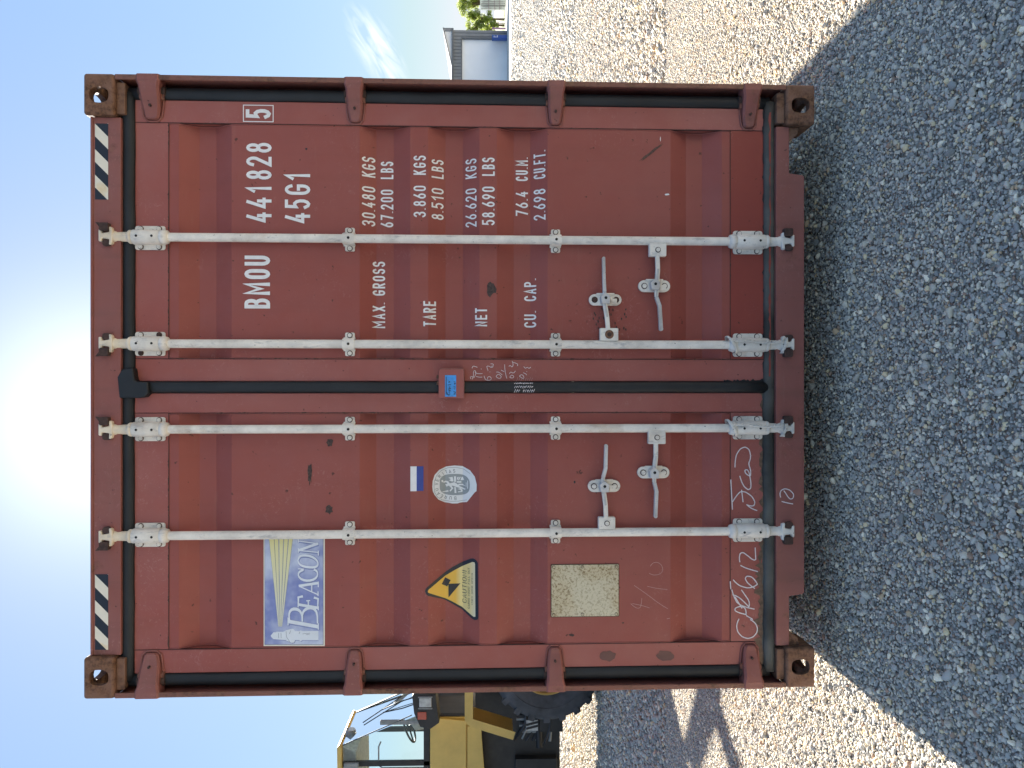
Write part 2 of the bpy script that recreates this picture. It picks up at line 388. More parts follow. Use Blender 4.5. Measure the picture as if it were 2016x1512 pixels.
def gravel():
    stones = bpy.data.collections.new('stones')
    for k in range(14):
        bm = bmesh.new(); bmesh.ops.create_icosphere(bm, subdivisions=2 if k < 7 else 1, radius=1)
        r_ = random.Random(k)
        cuts = [(Vector((r_.gauss(0, 1), r_.gauss(0, 1), r_.gauss(0, 1))).normalized(), r_.uniform(.48, .8)) for _ in range(11)]
        for v in bm.verts:
            p = v.co.copy()
            for nn, d in cuts:
                e = p.dot(nn) - d
                if e > 0: p -= nn * e * .93
            v.co = Vector((p.x * 1.25, p.y * r_.uniform(.93, .97), p.z * .72)) * (1 + r_.uniform(-.03, .03))
        me = bpy.data.meshes.new('stone'); bm.to_mesh(me); bm.free()
        me.materials.append(M['stone'])
        me.polygons.foreach_set('use_smooth', [k in (0, 3, 6)] * len(me.polygons))
        so = bpy.data.objects.new('stone', me); stones.objects.link(so)
    P = []; S = []
    def field(y0, y1, hw, sp, r, jit, zf, skip=None):
        ys = np.arange(y0, y1, sp)
        for y in ys:
            w = hw(y); xs = np.arange(-w, w, sp)
            x = xs + rng.uniform(-jit, jit, len(xs)) * sp; yy = y + rng.uniform(-jit, jit, len(xs)) * sp
            keep = ~((np.abs(x) < 1.05) & (yy > 3.5) & (yy < 15))
            x = x[keep]; yy = yy[keep]
            rr = r * np.clip(rng.lognormal(-.08, .34, len(x)), .45, 2.3)
            P.append(np.stack([x, yy, rr * zf + rng.uniform(-.1, .25, len(x)) * rr], 1)); S.append(rr)
    field(.9, 6.2, lambda y: .60 * y + 1.8, .0115, .0063, .6, .15)
    field(.9, 4.6, lambda y: .58 * y + 1.8, .046, .0100, .6, .4)
    field(6.2, 13, lambda y: .58 * y + 3.0, .031, .0165, .6, .3)
    field(13, 34, lambda y: .56 * y + 5.0, .068, .032, .6, .2)
    field(34, 58.9, lambda y: .55 * y + 6.0, .17, .07, .6, .0)
    pts = np.concatenate(P); sc = np.concatenate(S); n = len(pts)
    print('stones', n)
    me = bpy.data.meshes.new('gravel'); me.vertices.add(n); me.vertices.foreach_set('co', pts.ravel().astype(np.float32))
    a = me.attributes.new('scl', 'FLOAT', 'POINT'); a.data.foreach_set('value', sc.astype(np.float32))
    a = me.attributes.new('rot', 'FLOAT_VECTOR', 'POINT')
    rt = np.stack([rng.normal(0, .38, n), rng.normal(0, .38, n), rng.uniform(0, 6.28, n)], 1); a.data.foreach_set('vector', rt.ravel().astype(np.float32))
    a = me.attributes.new('idx', 'INT', 'POINT'); a.data.foreach_set('value', rng.integers(0, 14, n).astype(np.int32))
    o = bpy.data.objects.new('gravel', me); COL.objects.link(o)
    o['kind'] = 'stuff'; o['label'] = 'loose grey gravel stones covering the yard'; o['category'] = 'gravel'
    ng = bpy.data.node_groups.new('scatter', 'GeometryNodeTree')
    ng.interface.new_socket('Geometry', in_out='INPUT', socket_type='NodeSocketGeometry')
    ng.interface.new_socket('Geometry', in_out='OUTPUT', socket_type='NodeSocketGeometry')
    gi = ng.nodes.new('NodeGroupInput'); go = ng.nodes.new('NodeGroupOutput')
    ip = ng.nodes.new('GeometryNodeInstanceOnPoints'); ci = ng.nodes.new('GeometryNodeCollectionInfo')
    ci.inputs[0].default_value = stones; ci.inputs[1].default_value = True; ci.inputs[2].default_value = True
    def attr(nm, t):
        x = ng.nodes.new('GeometryNodeInputNamedAttribute'); x.data_type = t; x.inputs[0].default_value = nm; return x.outputs[0]
    ng.links.new(gi.outputs[0], ip.inputs['Points']); ng.links.new(ci.outputs[0], ip.inputs['Instance'])
    ip.inputs['Pick Instance'].default_value = True
    ng.links.new(attr('idx', 'INT'), ip.inputs['Instance Index'])
    er = ng.nodes.new('FunctionNodeEulerToRotation'); ng.links.new(attr('rot', 'FLOAT_VECTOR'), er.inputs[0])
    ng.links.new(er.outputs[0], ip.inputs['Rotation']); ng.links.new(attr('scl', 'FLOAT'), ip.inputs['Scale'])
    ng.links.new(ip.outputs[0], go.inputs[0])
    md = o.modifiers.new('scatter', 'NODES'); md.node_group = ng
gravel()

# ------------------------------------------------------------------ container frame of reference
CX, CD, CC, TILT = -.0086, 2.9463, .1556, .01456
cont = empty('shipping_container', (CX, CD, CC), (TILT, 0, 0))
tag(cont, 'weathered red steel shipping container seen from its closed double doors', 'shipping container')
CM = Matrix.Translation((CX, CD, CC)) @ Matrix.Rotation(TILT, 4, 'X'); CI = CM.inverted()
CO = CI @ Vector((0, 0, CAMH))
def P(x, y, d=.055):
    """photo pixel -> (x, z) on the container-local plane at depth d behind its front face"""
    w = RT * ((1512 - y) - 756) / F + FW - UP * (x - 1008) / F
    l = CI.to_3x3() @ w; t = (d - CO.y) / l.y; q = CO + l * t
    return q.x, q.z
def Z(x, d=.055, y=756): return P(x, y, d)[1]
def X(y, d=.055, x=900): return P(x, y, d)[0]
W, H, L = 1.219, 2.896, 12.192
DS, DP, DG = .055, .058, .095               # depths: door stiles, panel flats, groove bottoms

# corner castings: hollow blocks with openings
def casting_mesh():
    def cube(a, b, bv):
        bm = bmesh.new(); bmesh.ops.create_cube(bm, size=1)
        for v in bm.verts: v.co = Vector([a[i] + (v.co[i] + .5) * (b[i] - a[i]) for i in range(3)])
        if bv: bmesh.ops.bevel(bm, geom=bm.edges[:], offset=bv, segments=3, profile=.5, affect='EDGES')
        me = bpy.data.meshes.new('t'); bm.to_mesh(me); bm.free(); return bpy.data.objects.new('t', me)
    def oval(c, ax, rx, rz, ln):
        bm = bmesh.new(); n = 20; vs = []
        for s_ in (-ln, ln):
            for i in range(n):
                t = 2 * math.pi * i / n; cu, su = math.cos(t), math.sin(t)
                u = rx * math.copysign(abs(cu) ** .75, cu); w = rz * math.copysign(abs(su) ** .75, su)
                q = {'y': (u, s_, w), 'x': (s_, u, w), 'z': (u, w, s_)}[ax]; vs.append(bm.verts.new(Vector(c) + Vector(q)))
        bm.faces.new(vs[:n]); bm.faces.new(vs[n:][::-1])
        for i in range(n): bm.faces.new((vs[i], vs[i + n], vs[(i + 1) % n + n], vs[(i + 1) % n]))
        bmesh.ops.recalc_face_normals(bm, faces=bm.faces)
        me = bpy.data.meshes.new('t'); bm.to_mesh(me); bm.free(); return bpy.data.objects.new('t', me)
    # block occupies x 0..-.162 (outer side at x=0), y 0...178, z 0..-.118 (top outer corner at origin)
    o = cube((-.162, 0, -.118), (0, .178, 0), .011)
    cut = [cube((-.142, .022, -.096), (-.016, .160, -.026), 0), oval((-.084, 0, -.060), 'y', .031, .037, .05),
           oval((0, .089, -.060), 'x', .040, .036, .05), oval((-.084, .089, 0), 'z', .032, .055, .05)]
    tmp = [o] + cut
    for t in tmp: COL.objects.link(t)
    for c in cut:
        b_ = o.modifiers.new('b', 'BOOLEAN'); b_.object = c; b_.operation = 'DIFFERENCE'; b_.solver = 'EXACT'
    dg = bpy.context.evaluated_depsgraph_get()
    me = bpy.data.meshes.new_from_object(o.evaluated_get(dg)); me.name = 'corner_casting'
    for t in tmp: bpy.data.objects.remove(t)
    me.materials.clear(); me.materials.append(M['rust'])
    return me
cmesh = casting_mesh()
cm2 = cmesh.copy()
for sxn in (1, -1):
    for end in (0, 1):
        for top in (1, 0):
            c = bpy.data.objects.new('corner_casting', cmesh); COL.objects.link(c); c.parent = cont
            c.location = (sxn * W, end * L, H if top else 0)
            c.scale = (sxn, -1 if end else 1, 1 if top else -1)

# --- frame
mb = MB(); zh0, zh1 = Z(238, .024), Z(181, .024)
mb.box((-W + .163, .024, zh0), (W - .163, .13, zh1), M['red_frame'])
mb.box((-W + .163, .018, zh1 - .006), (W - .163, .14, zh1 + .004), M['red_frame'])
mb.box((-W + .03, .075, Z(262, .07)), (W - .03, .13, zh0 - .001), M['red_frame'])
mb.build('door_header', cont, .003)
mb = MB(); zs0, zs1, zs2 = Z(1528, .024), Z(1583.5, .024), Z(1554, .024)
xa, xb = X(341, .01, 1560), X(1174, .01, 1560)
mb.prism([(W - .163, zs0), (W - .163, zs2), (xa + .004, zs2), (xa - .004, zs1 + .004), (xa - .012, zs1), (xb + .012, zs1), (xb + .004, zs1 + .004), (xb - .004, zs2), (-W + .163, zs2), (-W + .163, zs0)], .024, .14, M['red_frame'])
mb.build('door_sill', cont, .003)
for s_ in (1, -1):
    mb = MB()
    x0 = W - .162
    mb.prism([(s_ * x0, .118), (s_ * x0, zs2 - .046), (s_ * (x0 - .03), zs2 - .038), (s_ * (x0 - .062), zs2), (s_ * (x0 - .062), zs0 - .03), (s_ * x0, zs0)], .030, .12, M['rust'])
    mb.build('sill_gusset', cont, .004)
for s_ in (1, -1):
    mb = MB()
    mb.box((s_ * W, .004, .117), (s_ * (W - .021), .013, H - .117), M['lip'])
    mb.box((s_ * W, .0131, .117), (s_ * (W - .007), .16, H - .117), M['red_frame'])
    mb.box((s_ * (W - .0262), .115, .117), (s_ * (W - .16), .15, H - .117), M['red_frame'])
    # rusty inner returns of the casting ends
    mb.box((s_ * (W - .027), .020, H - .150), (s_ * (W - .150), .114, H - .1175), M['rust'])
    mb.box((s_ * (W - .027), .020, .1175), (s_ * (W - .150), .114, .150), M['rust'])
    mb.build('corner_post', cont, .004)
    mb = MB()
    mb.box((s_ * W, L - .16, .117), (s_ * (W - .15), L - .004, H - .117), M['red_side'])
    mb.build('corner_post', cont, .006)
# --- long sides, roof, floor, rear
def corrug(n0, n1, pitch, dep):
    p = []; t = n0; q = [(0, 0), (.35, 0), (.5, 1), (.85, 1)]
    while t < n1 - pitch:
        for a, d in q: p.append((t + a * pitch, d * dep))
        t += pitch
    p.append((n1, 0)); return p
for s_ in (1, -1):
    mb = MB(); pr = corrug(.15, L - .15, .278, .036)
    vs = []; fs = []
    for (y, d) in pr:
        x = s_ * (W - .004 - d)
        vs += [(x, y, .16), (x, y, H - .10)]
    for i in range(len(pr) - 1): fs.append((2 * i, 2 * i + 2, 2 * i + 3, 2 * i + 1))
    mb.add(vs, fs, M['red_side']); mb.build('side_panel', cont)
    mb = MB(); mb.box((s_ * (W - .001), .178, H - .10), (s_ * (W - .06), L - .178, H - .042), M['red_side']); mb.build('top_rail', cont, .004)
    mb = MB(); mb.box((s_ * (W - .001), .178, .012), (s_ * (W - .05), L - .178, .162), M['red_side']); mb.build('bottom_rail', cont, .004)
mb = MB(); pr = corrug(.12, L - .12, .209, .02); vs = []; fs = []
for y, d in pr: vs += [(-W + .05, y, H - .045 - d), (W - .05, y, H - .045 - d)]
for i in range(len(pr) - 1): fs.append((2 * i, 2 * i + 1, 2 * i + 3, 2 * i + 2))
mb.add(vs, fs, M['red_side']); mb.build('roof_panel', cont)
mb = MB(); mb.box((-W + .06, .15, .125), (W - .06, L - .1, .155), M['plywood'])
for k in range(40): mb.box((-W + .055, .3 + k * .3, .03), (W - .055, .345 + k * .3, .122), M['red_side'])
mb.build('floor', cont)
mb = MB(); mb.box((-W + .15, L - .06, .02), (W - .15, L - .02, H - .05), M['red_side']); mb.build('end_wall', cont, .004)

# --- doors
GR = [(352, 393, 426, 456), (708, 741, 775, 808), (843, 877, 911, 944), (978, 1011, 1044, 1078), (1320, 1350, 1382, 1421)]
GZ = []
for a, b_, c_, d_ in GR: GZ.append((Z(a, DP), Z(b_, DG), Z(c_, DG), Z(d_, DP)))
def pdepth(z):
    for a, b_, c_, d_ in GZ:
        if d_ <= z <= a:
            if z >= b_: return DP + (DG - DP) * (a - z) / (a - b_)
            if z >= c_: return DG
            return DP + (DG - DP) * (z - d_) / (c_ - d_)
    return DP
CRE = sorted([z for g in GZ for z in g])
zt, zts, zbs, zb = Z(262.5), Z(332), Z(1438), Z(1506)
doors = {}
xc = {'R': (X(206), X(249.5), X(707), X(750.5)), 'L': (X(1316.5), X(1271), X(812.5), X(774))}
for side in 'RL':
    h0, h1, c1, c0 = xc[side]
    sg = 1 if side == 'R' else -1
    mb = MB()
    vs = []; fs = []
    zz = sorted([zbs, zts] + CRE)
    nx = 2
    for z in zz:
        for k in range(nx): vs.append((h1 + (c1 - h1) * k / (nx - 1), pdepth(z), z))
    for j in range(len(zz) - 1):
        for k in range(nx - 1): fs.append((j * nx + k, j * nx + k + 1, (j + 1) * nx + k + 1, (j + 1) * nx + k))
    mb.add(vs, fs, M['red'])
    mb.box((h1, .112, zbs), (c1, .118, zts), M['red_side'])
    d = mb.build('door', cont)
    d['label'] = 'right door with painted numbers' if side == 'R' else 'left door with company sign'
    doors[side] = d
    mb = MB()
    g = .0012
    mb.box((h0, DS, zb), (h1 + sg * g, .112, zt), M['red_stile']); mb.box((c1 - sg * g, DS, zb), (c0, .112, zt), M['red_stile'])
    mb.build('stile', d, .002)
    mb = MB(); mb.box((h1, DS + .0008, zts), (c1, .112, zt), M['red_stile']); mb.build('top_rail', d, .002)
    mb = MB(); mb.box((h1, DS + .0008, zbs), (c1, .112, zb), M['red_fresh'] if side == 'R' else M['red_stile']); mb.build('bottom_rail', d, .002)
    # weld beads along the ends of the grooves and dark seams between members
    mb = MB()
    for xx, dx in ((h1, -sg), (c1, sg)):
        pth = [(xx + dx * .003, pdepth(z) - .0005, z) for z in zz]
        mb.tube(pth, .0022, M['red_stile'], 6)
    for xx in (h1, c1):
        mb.box((xx - .0012, DS - .0004, zb + .001), (xx + .0012, DS + .01, zt - .001), M['seam'])
    for zq in (zts, zbs):
        mb.box((h1, DS + .0003, zq - .0012), (c1, DS + .01, zq + .0012), M['seam'])
    mb.build('weld_seam', d)

# --- flaking rust and grime gathered along the seams
M['grime'] = simple('seam_grime', (.085, .045, .035), .85, 0, .5, 150)
for side in 'RL':
    h0, h1, c1, c0 = xc[side]; mb = MB(); r_ = random.Random(21 if side == 'R' else 22)
    def strip(p0, p1, vert, dens, wmax, dep):
        L_ = abs(p1 - p0[0]); t = p0[0]; sg_ = 1 if p1 > p0[0] else -1; e = 0
        while e < L_:
            ln = r_.uniform(.008, .06); 
            if r_.random() < dens:
                n = max(3, int(ln / .006)); up_ = []; dn = []
                for i in range(n + 1):
                    f_ = math.sin(math.pi * i / n) ** .5; a = p0[0] + sg_ * min(L_, e + ln * i / n)
                    up_.append((a, p0[1] + r_.uniform(.15, 1) * wmax * f_)); dn.append((a, p0[1] - r_.uniform(.15, .8) * wmax * f_))
                for i in range(n):
                    q = [up_[i], up_[i + 1], dn[i + 1], dn[i]]
                    if vert: q = [(b2, a2) for a2, b2 in q]
                    mb.add([(p[0], dep, p[1]) for p in q], [(0, 1, 2, 3)], M['grime'])
            e += ln + r_.uniform(.0, .05)
    strip((h1, zts), c1, False, .75, .0045, DS - .0006)
    strip((zbs, c1), zts, True, .55, .004, DS - .0007)
    strip((zbs, h1), zts, True, .3, .003, DS - .0008)
    strip((h1, zbs), c1, False, .4, .003, DS - .0009)
    strip((h0, zt - .002), c0, False, .35, .005, DS - .0010)
    mb.build('seam_grime', doors[side])['kind'] = 'stuff'
# --- gaskets
def gask(pts, w, mat, parent, nm='gasket', dep=.058, ry=.016):
    mb = MB(); mb.tube([(x, dep, z) for x, z in pts], w / 2, mat, 12, ry); return mb.build(nm, parent)
gw = .046
def seg(x0, z0, x1, z1, n=24, amp=.0012, sd=0):
    r_ = random.Random(sd); out = []
    for i in range(n + 1):
        t = i / n; j = r_.uniform(-amp, amp)
        out.append((x0 + (x1 - x0) * t + (j if abs(z1 - z0) > abs(x1 - x0) else 0), z0 + (z1 - z0) * t + (j if abs(z1 - z0) <= abs(x1 - x0) else 0)))
    return out
zgt, zgb = Z(249.5, .036), Z(1517, .036)
gxR, gxL, gxC = X(193.5), X(1329), X(762.2)
gask(seg(gxR, zgb, gxR, zgt, sd=1), .05, M['black_rubber'], doors['R'])
gask(seg(gxL, zgb, gxL, zgt, sd=2), .05, M['black_rubber'], doors['L'])
gask(seg(gxC, zgb + .01, gxC, zgt - .01, sd=3), gw, M['black_rubber'], doors['R'], dep=.052)
gask(seg(gxC, zgt, gxR, zgt, sd=4), .053, M['black_rubber'], doors['R'], dep=.052)
gask(seg(gxL, zgt + .003, gxC, zgt + .003, sd=5), .053, M['black_rubber'], doors['L'], dep=.052)
gask(seg(gxC, zgb, gxR, zgb, sd=6, amp=.002), .046, M['grey_rubber'], doors['R'], dep=.052)
gask(seg(gxL, zgb, gxC, zgb + .002, sd=7, amp=.003), .048, M['grey_rubber'], doors['L'], dep=.052)
mb = MB(); tb_ = [(350, 940), (384, 880), (470, 868), (485, 965), (500, 973), (585, 978), (590, 1062), (560, 1092), (520, 1100), (365, 1100)]
mb.prism([P(140 + a / 3.877, 500 + b_ / 3.877, .018) for a, b_ in tb_], .018, .07, M['black_rubber'])
mb.build('gasket_junction', doors['R'], .006)
mb = MB()   # paint torn back from the lower gasket, leaving rubber-dark and fresh-red ragged strips
r_ = random.Random(5)
def ragged(x0, x1, zc, w, mat, dep, n=60, vert=False):
    A = []; B = []
    for i in range(n + 1):
        t = x0 + (x1 - x0) * i / n
        A.append((t, zc + w * (.5 + r_.uniform(-.5, .5)))); B.append((t, zc - w * (.3 + r_.uniform(-.3, .3))))
    for i in range(n):
        q = [A[i], A[i + 1], B[i + 1], B[i]]
        if vert: q = [(b2, a2) for a2, b2 in q]
        mb.add([(p[0], dep, p[1]) for p in q], [(0, 1, 2, 3)], mat)
ragged(xc['R'][0], xc['R'][3], zb + .001, .012, M['black_rubber'], DS - .0015)
ragged(Z(1506), Z(1425), X(751), .012, M['black_rubber'], DS - .0015, 24, True)
ragged(xc['R'][0] - .02, xc['R'][3] + .02, zb - .014, .007, M['red_fresh'], .0350)
mb.build('torn_paint', doors['R'])['kind'] = 'stuff'
M['mud'] = simple('dried_brown_mud', (.15, .095, .062), .9, 0, .4, 60)
mb = MB(); ragged(xc['L'][0], xc['L'][3], zb + .008, .020, M['mud'], DS - .0011, 90); ragged(xc['L'][0], xc['L'][0] + .45, zb + .018, .030, M['mud'], DS - .0013, 40); ragged(xc['L'][0], xc['L'][3], zb + .003, .012, M['grey_rubber'], DS - .0015); mb.build('torn_paint', doors['L'])['kind'] = 'stuff'

# --- hinges
def hinge(x0p, x1p, side, rusty=False):
    """x0p..x1p = photo x extent (height), side +1 right"""
    zc = (Z(x0p, .02) + Z(x1p, .02)) / 2; hh = abs(Z(x0p, .02) - Z(x1p, .02)) / 2
    sg = side
    xo = W + .002; xi = .5 * (abs(X(245, .045)) + abs(X(1279, .045)))
    sec = [(xo, hh, .000, .06), (xo - .026, hh * .98, -.001, .06), (xo - .045, hh * .84, .004, .07), (xo - .085, hh * .80, .018, .08), (xi + .045, hh * .74, .030, .09), (xi + .022, hh * .66, .036, .09), (xi + .006, hh * .56, .038, .09), (xi, hh * .38, .042, .09)]
    mb = MB(); vs = []
    for x, h, f, bk in sec:
        vs += [(sg * x, bk, zc - h), (sg * x, f + .008, zc - h), (sg * x, f, zc - h + .008), (sg * x, f, zc + h - .008), (sg * x, f + .008, zc + h), (sg * x, bk, zc + h)]
    n = 6; fs = [(i * n + k, i * n + k + 1, (i + 1) * n + k + 1, (i + 1) * n + k) for i in range(len(sec) - 1) for k in range(n - 1)]
    fs += [list(range(n)), list(range((len(sec) - 1) * n, len(sec) * n))]
    mb.add(vs, fs, M['red_frame'])
    # raised weld outline on the door
    out = [(xo - .08, hh * .92), (xi + .04, hh * .86), (xi + .01, hh * .76), (xi - .006, hh * .40), (xi - .006, -hh * .40), (xi + .01, -hh * .76), (xi + .04, -hh * .86), (xo - .08, -hh * .92)]
    mb.tube([(sg * a, .052, zc + b_) for a, b_ in out], .0042, M['red_frame'], 6)
    mb.cyl((sg * (xo - .052), .05, zc - hh * 1.12), (sg * (xo - .052), .05, zc + hh * 1.12), .019, M['rust_dark'], n=12)
    mb.cyl((sg * (xo - .075), .05, zc - hh * 1.02), (sg * (xo - .075), .05, zc + hh * 1.02), .014, M['lip'], n=12)
    mb.cyl((sg * (xo - .115), .020, zc), (sg * (xo - .115), .035, zc), .005, M['rust_dark'], n=8)
    mb.build('hinge', doors['R' if side > 0 else 'L'], .002)
for a, b_ in ((270, 318), (678, 717), (1076, 1113), (1460, 1498)): hinge(a, b_, 1)
for a, b_ in ((267, 317), (676, 716), (1074, 1113), (1461, 1502)): hinge(a, b_, -1)

# --- locking rods
def bolt(mb, x, z, dep, r=.0085, mat=None, h=.007):
    mb.cyl((x, dep, z), (x, dep - h, z), r, mat or M['bracket'], n=8, smooth=False)
    mb.cyl((x, dep + .001, z), (x, dep - .0012, z), r * 1.35, M['rust_dark'], n=12, smooth=False)
def rrect(x0, x1, z0, z1, r, n=4):
    x0, x1 = min(x0, x1), max(x0, x1); z0, z1 = min(z0, z1), max(z0, z1); o = []
    for cx, cz, a in ((x1 - r, z1 - r, 0), (x0 + r, z1 - r, 90), (x0 + r, z0 + r, 180), (x1 - r, z0 + r, 270)):
        for i in range(n + 1):
            t = R(a + 90 * i / n); o.append((cx + r * math.cos(t), cz + r * math.sin(t)))
    return o
RD = .030   # rod centre depth
rods = []
RY = [(468.0, 474.5), (677.8, 677.8), (846.3, 841.8), (1054, 1046.5)]
rod_ends = []
for i, (ya, yb) in enumerate(RY):
    xr = (P(340, ya, RD)[0] + P(1440, yb, RD)[0]) / 2
    par = cont
    mb = MB()
    z0, z1 = Z(1549, RD), Z(212, RD)
    mb.cyl((xr, RD, Z(1445, RD)), (xr, RD, Z(326, RD)), .0172, M['rod'], n=24)
    for (a, b_) in ((316, 331), (1436, 1449)):
        mb.lathe([(.0174, Z(a, RD) + .004), (.026, Z(a, RD)), (.030, (Z(a, RD) + Z(b_, RD)) / 2), (.026, Z(b_, RD)), (.0174, Z(b_, RD) - .004)], (xr, RD, 0), M['rod'], 'z', 20)
    rod = mb.build('locking_rod', par)
    rods.append((rod, xr))
    # bearing brackets with sleeves, top and bottom
    for (a, b_, zc0, zc1, mm) in ((266, 326, 254, 264, 'cream'), (1443, 1501, 1503, 1513, 'bracket')):
        mb = MB(); zt_, zb_ = Z(a, .05), Z(b_, .05)
        hw = .0475
        mb.prism(rrect(xr - hw, xr + hw, zb_, zt_, .010), .048, .0545, M['bracket'])
        s0, s1 = (Z(262, RD), Z(316, RD)) if a < 900 else (Z(1449, RD), Z(1505, RD))
        mb.lathe([(.018, s0), (.029, s0), (.029, s1), (.018, s1)], (xr, RD + .002, 0), M['bracket'], 'z', 24)
        mb.box((xr - .029, RD + .002, min(s0, s1)), (xr + .029, .05, max(s0, s1)), M['bracket'])
        for sx_ in (-1, 1):
            for t in (.2, .8):
                rr_ = M['rust_dark'] if (i, a < 900, sx_, t) in ((1, True, -1, .8), (1, True, 1, .2)) else None
                bolt(mb, xr + sx_ * .036, zb_ + (zt_ - zb_) * t, .048, mat=rr_)
        for t in (.22, .78):
            zz_ = s0 + (s1 - s0) * t; mb.cyl((xr, RD - .0255, zz_), (xr, RD - .0278, zz_), .005, M['dark'], n=10)
        mb.build('rod_bearing', rod, .0015)
    # slim guides
    for (a, b_) in ((679, 698), (1085, 1103)):
        mb = MB(); zt_, zb_ = Z(a, .045), Z(b_, .045); hw = .047
        mb.prism(rrect(xr - hw, xr + hw, zb_, zt_, .006), .049, .0565, M['bracket'])
        n = 10; prof = []
        for k in range(n + 1):
            t = math.pi * k / n; prof.append((xr - .0225 * math.cos(t), RD + .004 - .0235 * math.sin(t)))
        prof = [(xr - .028, .050), (xr - .0225, .047)] + prof + [(xr + .0225, .047), (xr + .028, .050)]
        vs = []; zl, zh_ = zb_ - .003, zt_ + .006
        for q in prof: vs += [(q[0], q[1], zl), (q[0], q[1], zh_)]
        for q in prof[::-1]:
            yy = min(q[1] + .004, .0495); vs += [(q[0] + (xr - q[0]) * .12, yy, zl), (q[0] + (xr - q[0]) * .12, yy, zh_)]
        m2 = len(prof) * 2
        fs = [(2 * k, 2 * ((k + 1) % m2), 2 * ((k + 1) % m2) + 1, 2 * k + 1) for k in range(m2)]
        fs += [[2 * k for k in range(m2)][::-1], [2 * k + 1 for k in range(m2)]]
        mb.add(vs, fs, M['bracket'])
        for sx_ in (-1, 1): bolt(mb, xr + sx_ * .036, (zt_ + zb_) / 2, .049, .0085)
        mb.cyl((xr, RD - .0190, (zt_ + zb_) / 2), (xr, RD - .0212, (zt_ + zb_) / 2), .0055, M['dark'], n=10)
        mb.build('rod_guide', rod, .001)
    # cam ends
    up = -1 if i in (0, 2) else 1     # which side the thick keeper sits
    for top in (True, False):
        mb = MB(); mm = M['cream'] if top else M['bracket']
        k = 1 if top else -1
        zc = Z(222.5, RD) if top else Z(1539, RD)        # inner prong
        zo = Z(202.5, RD) if top else Z(1557, RD)        # outer prong
        zn = Z(262, RD) if top else Z(1505, RD)
        mb.tube([(xr, RD, zn), (xr, RD, zn + k * .014), (xr, RD, zn + k * .018), (xr, RD, zc - k * .02), (xr, RD, zc - k * .012), (xr, RD, zc)], [.0275, .0275, .0195, .0185, .0225, .021], mm, 16)
        e = -up
        # H-shaped cam seen from the front
        mb.prism([(xr - .036, zc + k * .006), (xr - .034, zc - k * .006), (xr - .012, zc - k * .010), (xr + .012, zc - k * .010), (xr + .034, zc - k * .006), (xr + .036, zc + k * .006), (xr + .015, zc + k * .004), (xr + .010, zo - k * .008), (xr + .024, zo - k * .006), (xr + .026, zo + k * .006), (xr - .022, zo + k * .006), (xr - .024, zo - k * .006), (xr - .010, zo - k * .008), (xr - .014, zc + k * .004)], .006, .034, mm)
        mb.build('cam_end', rod, .004)
        mb = MB()
        # keepers bolted to the header or sill
        zk = (zc + zo) / 2
        mb.prism(rrect(xr - up * .018, xr - up * .050, zk - .016, zk + .020, .006), -.002, .0245, M['rust_dark'])
        mb.prism(rrect(xr + up * .014, xr + up * .040, zk - .020, zk + .012, .010), .008, .0245, M['rust_dark'])
        mb.prism(rrect(xr - .045, xr + .045, zk - .026, zk + .024, .012), .0205, .0255, M['red_frame'])
        if top: mb.prism([(xr - up * .03, zk + .018), (xr - up * .052, zk + .036), (xr - up * .05, zk + .018)], .0, .012, M['rust_dark'])
        mb.build('cam_keeper', cont, .003)

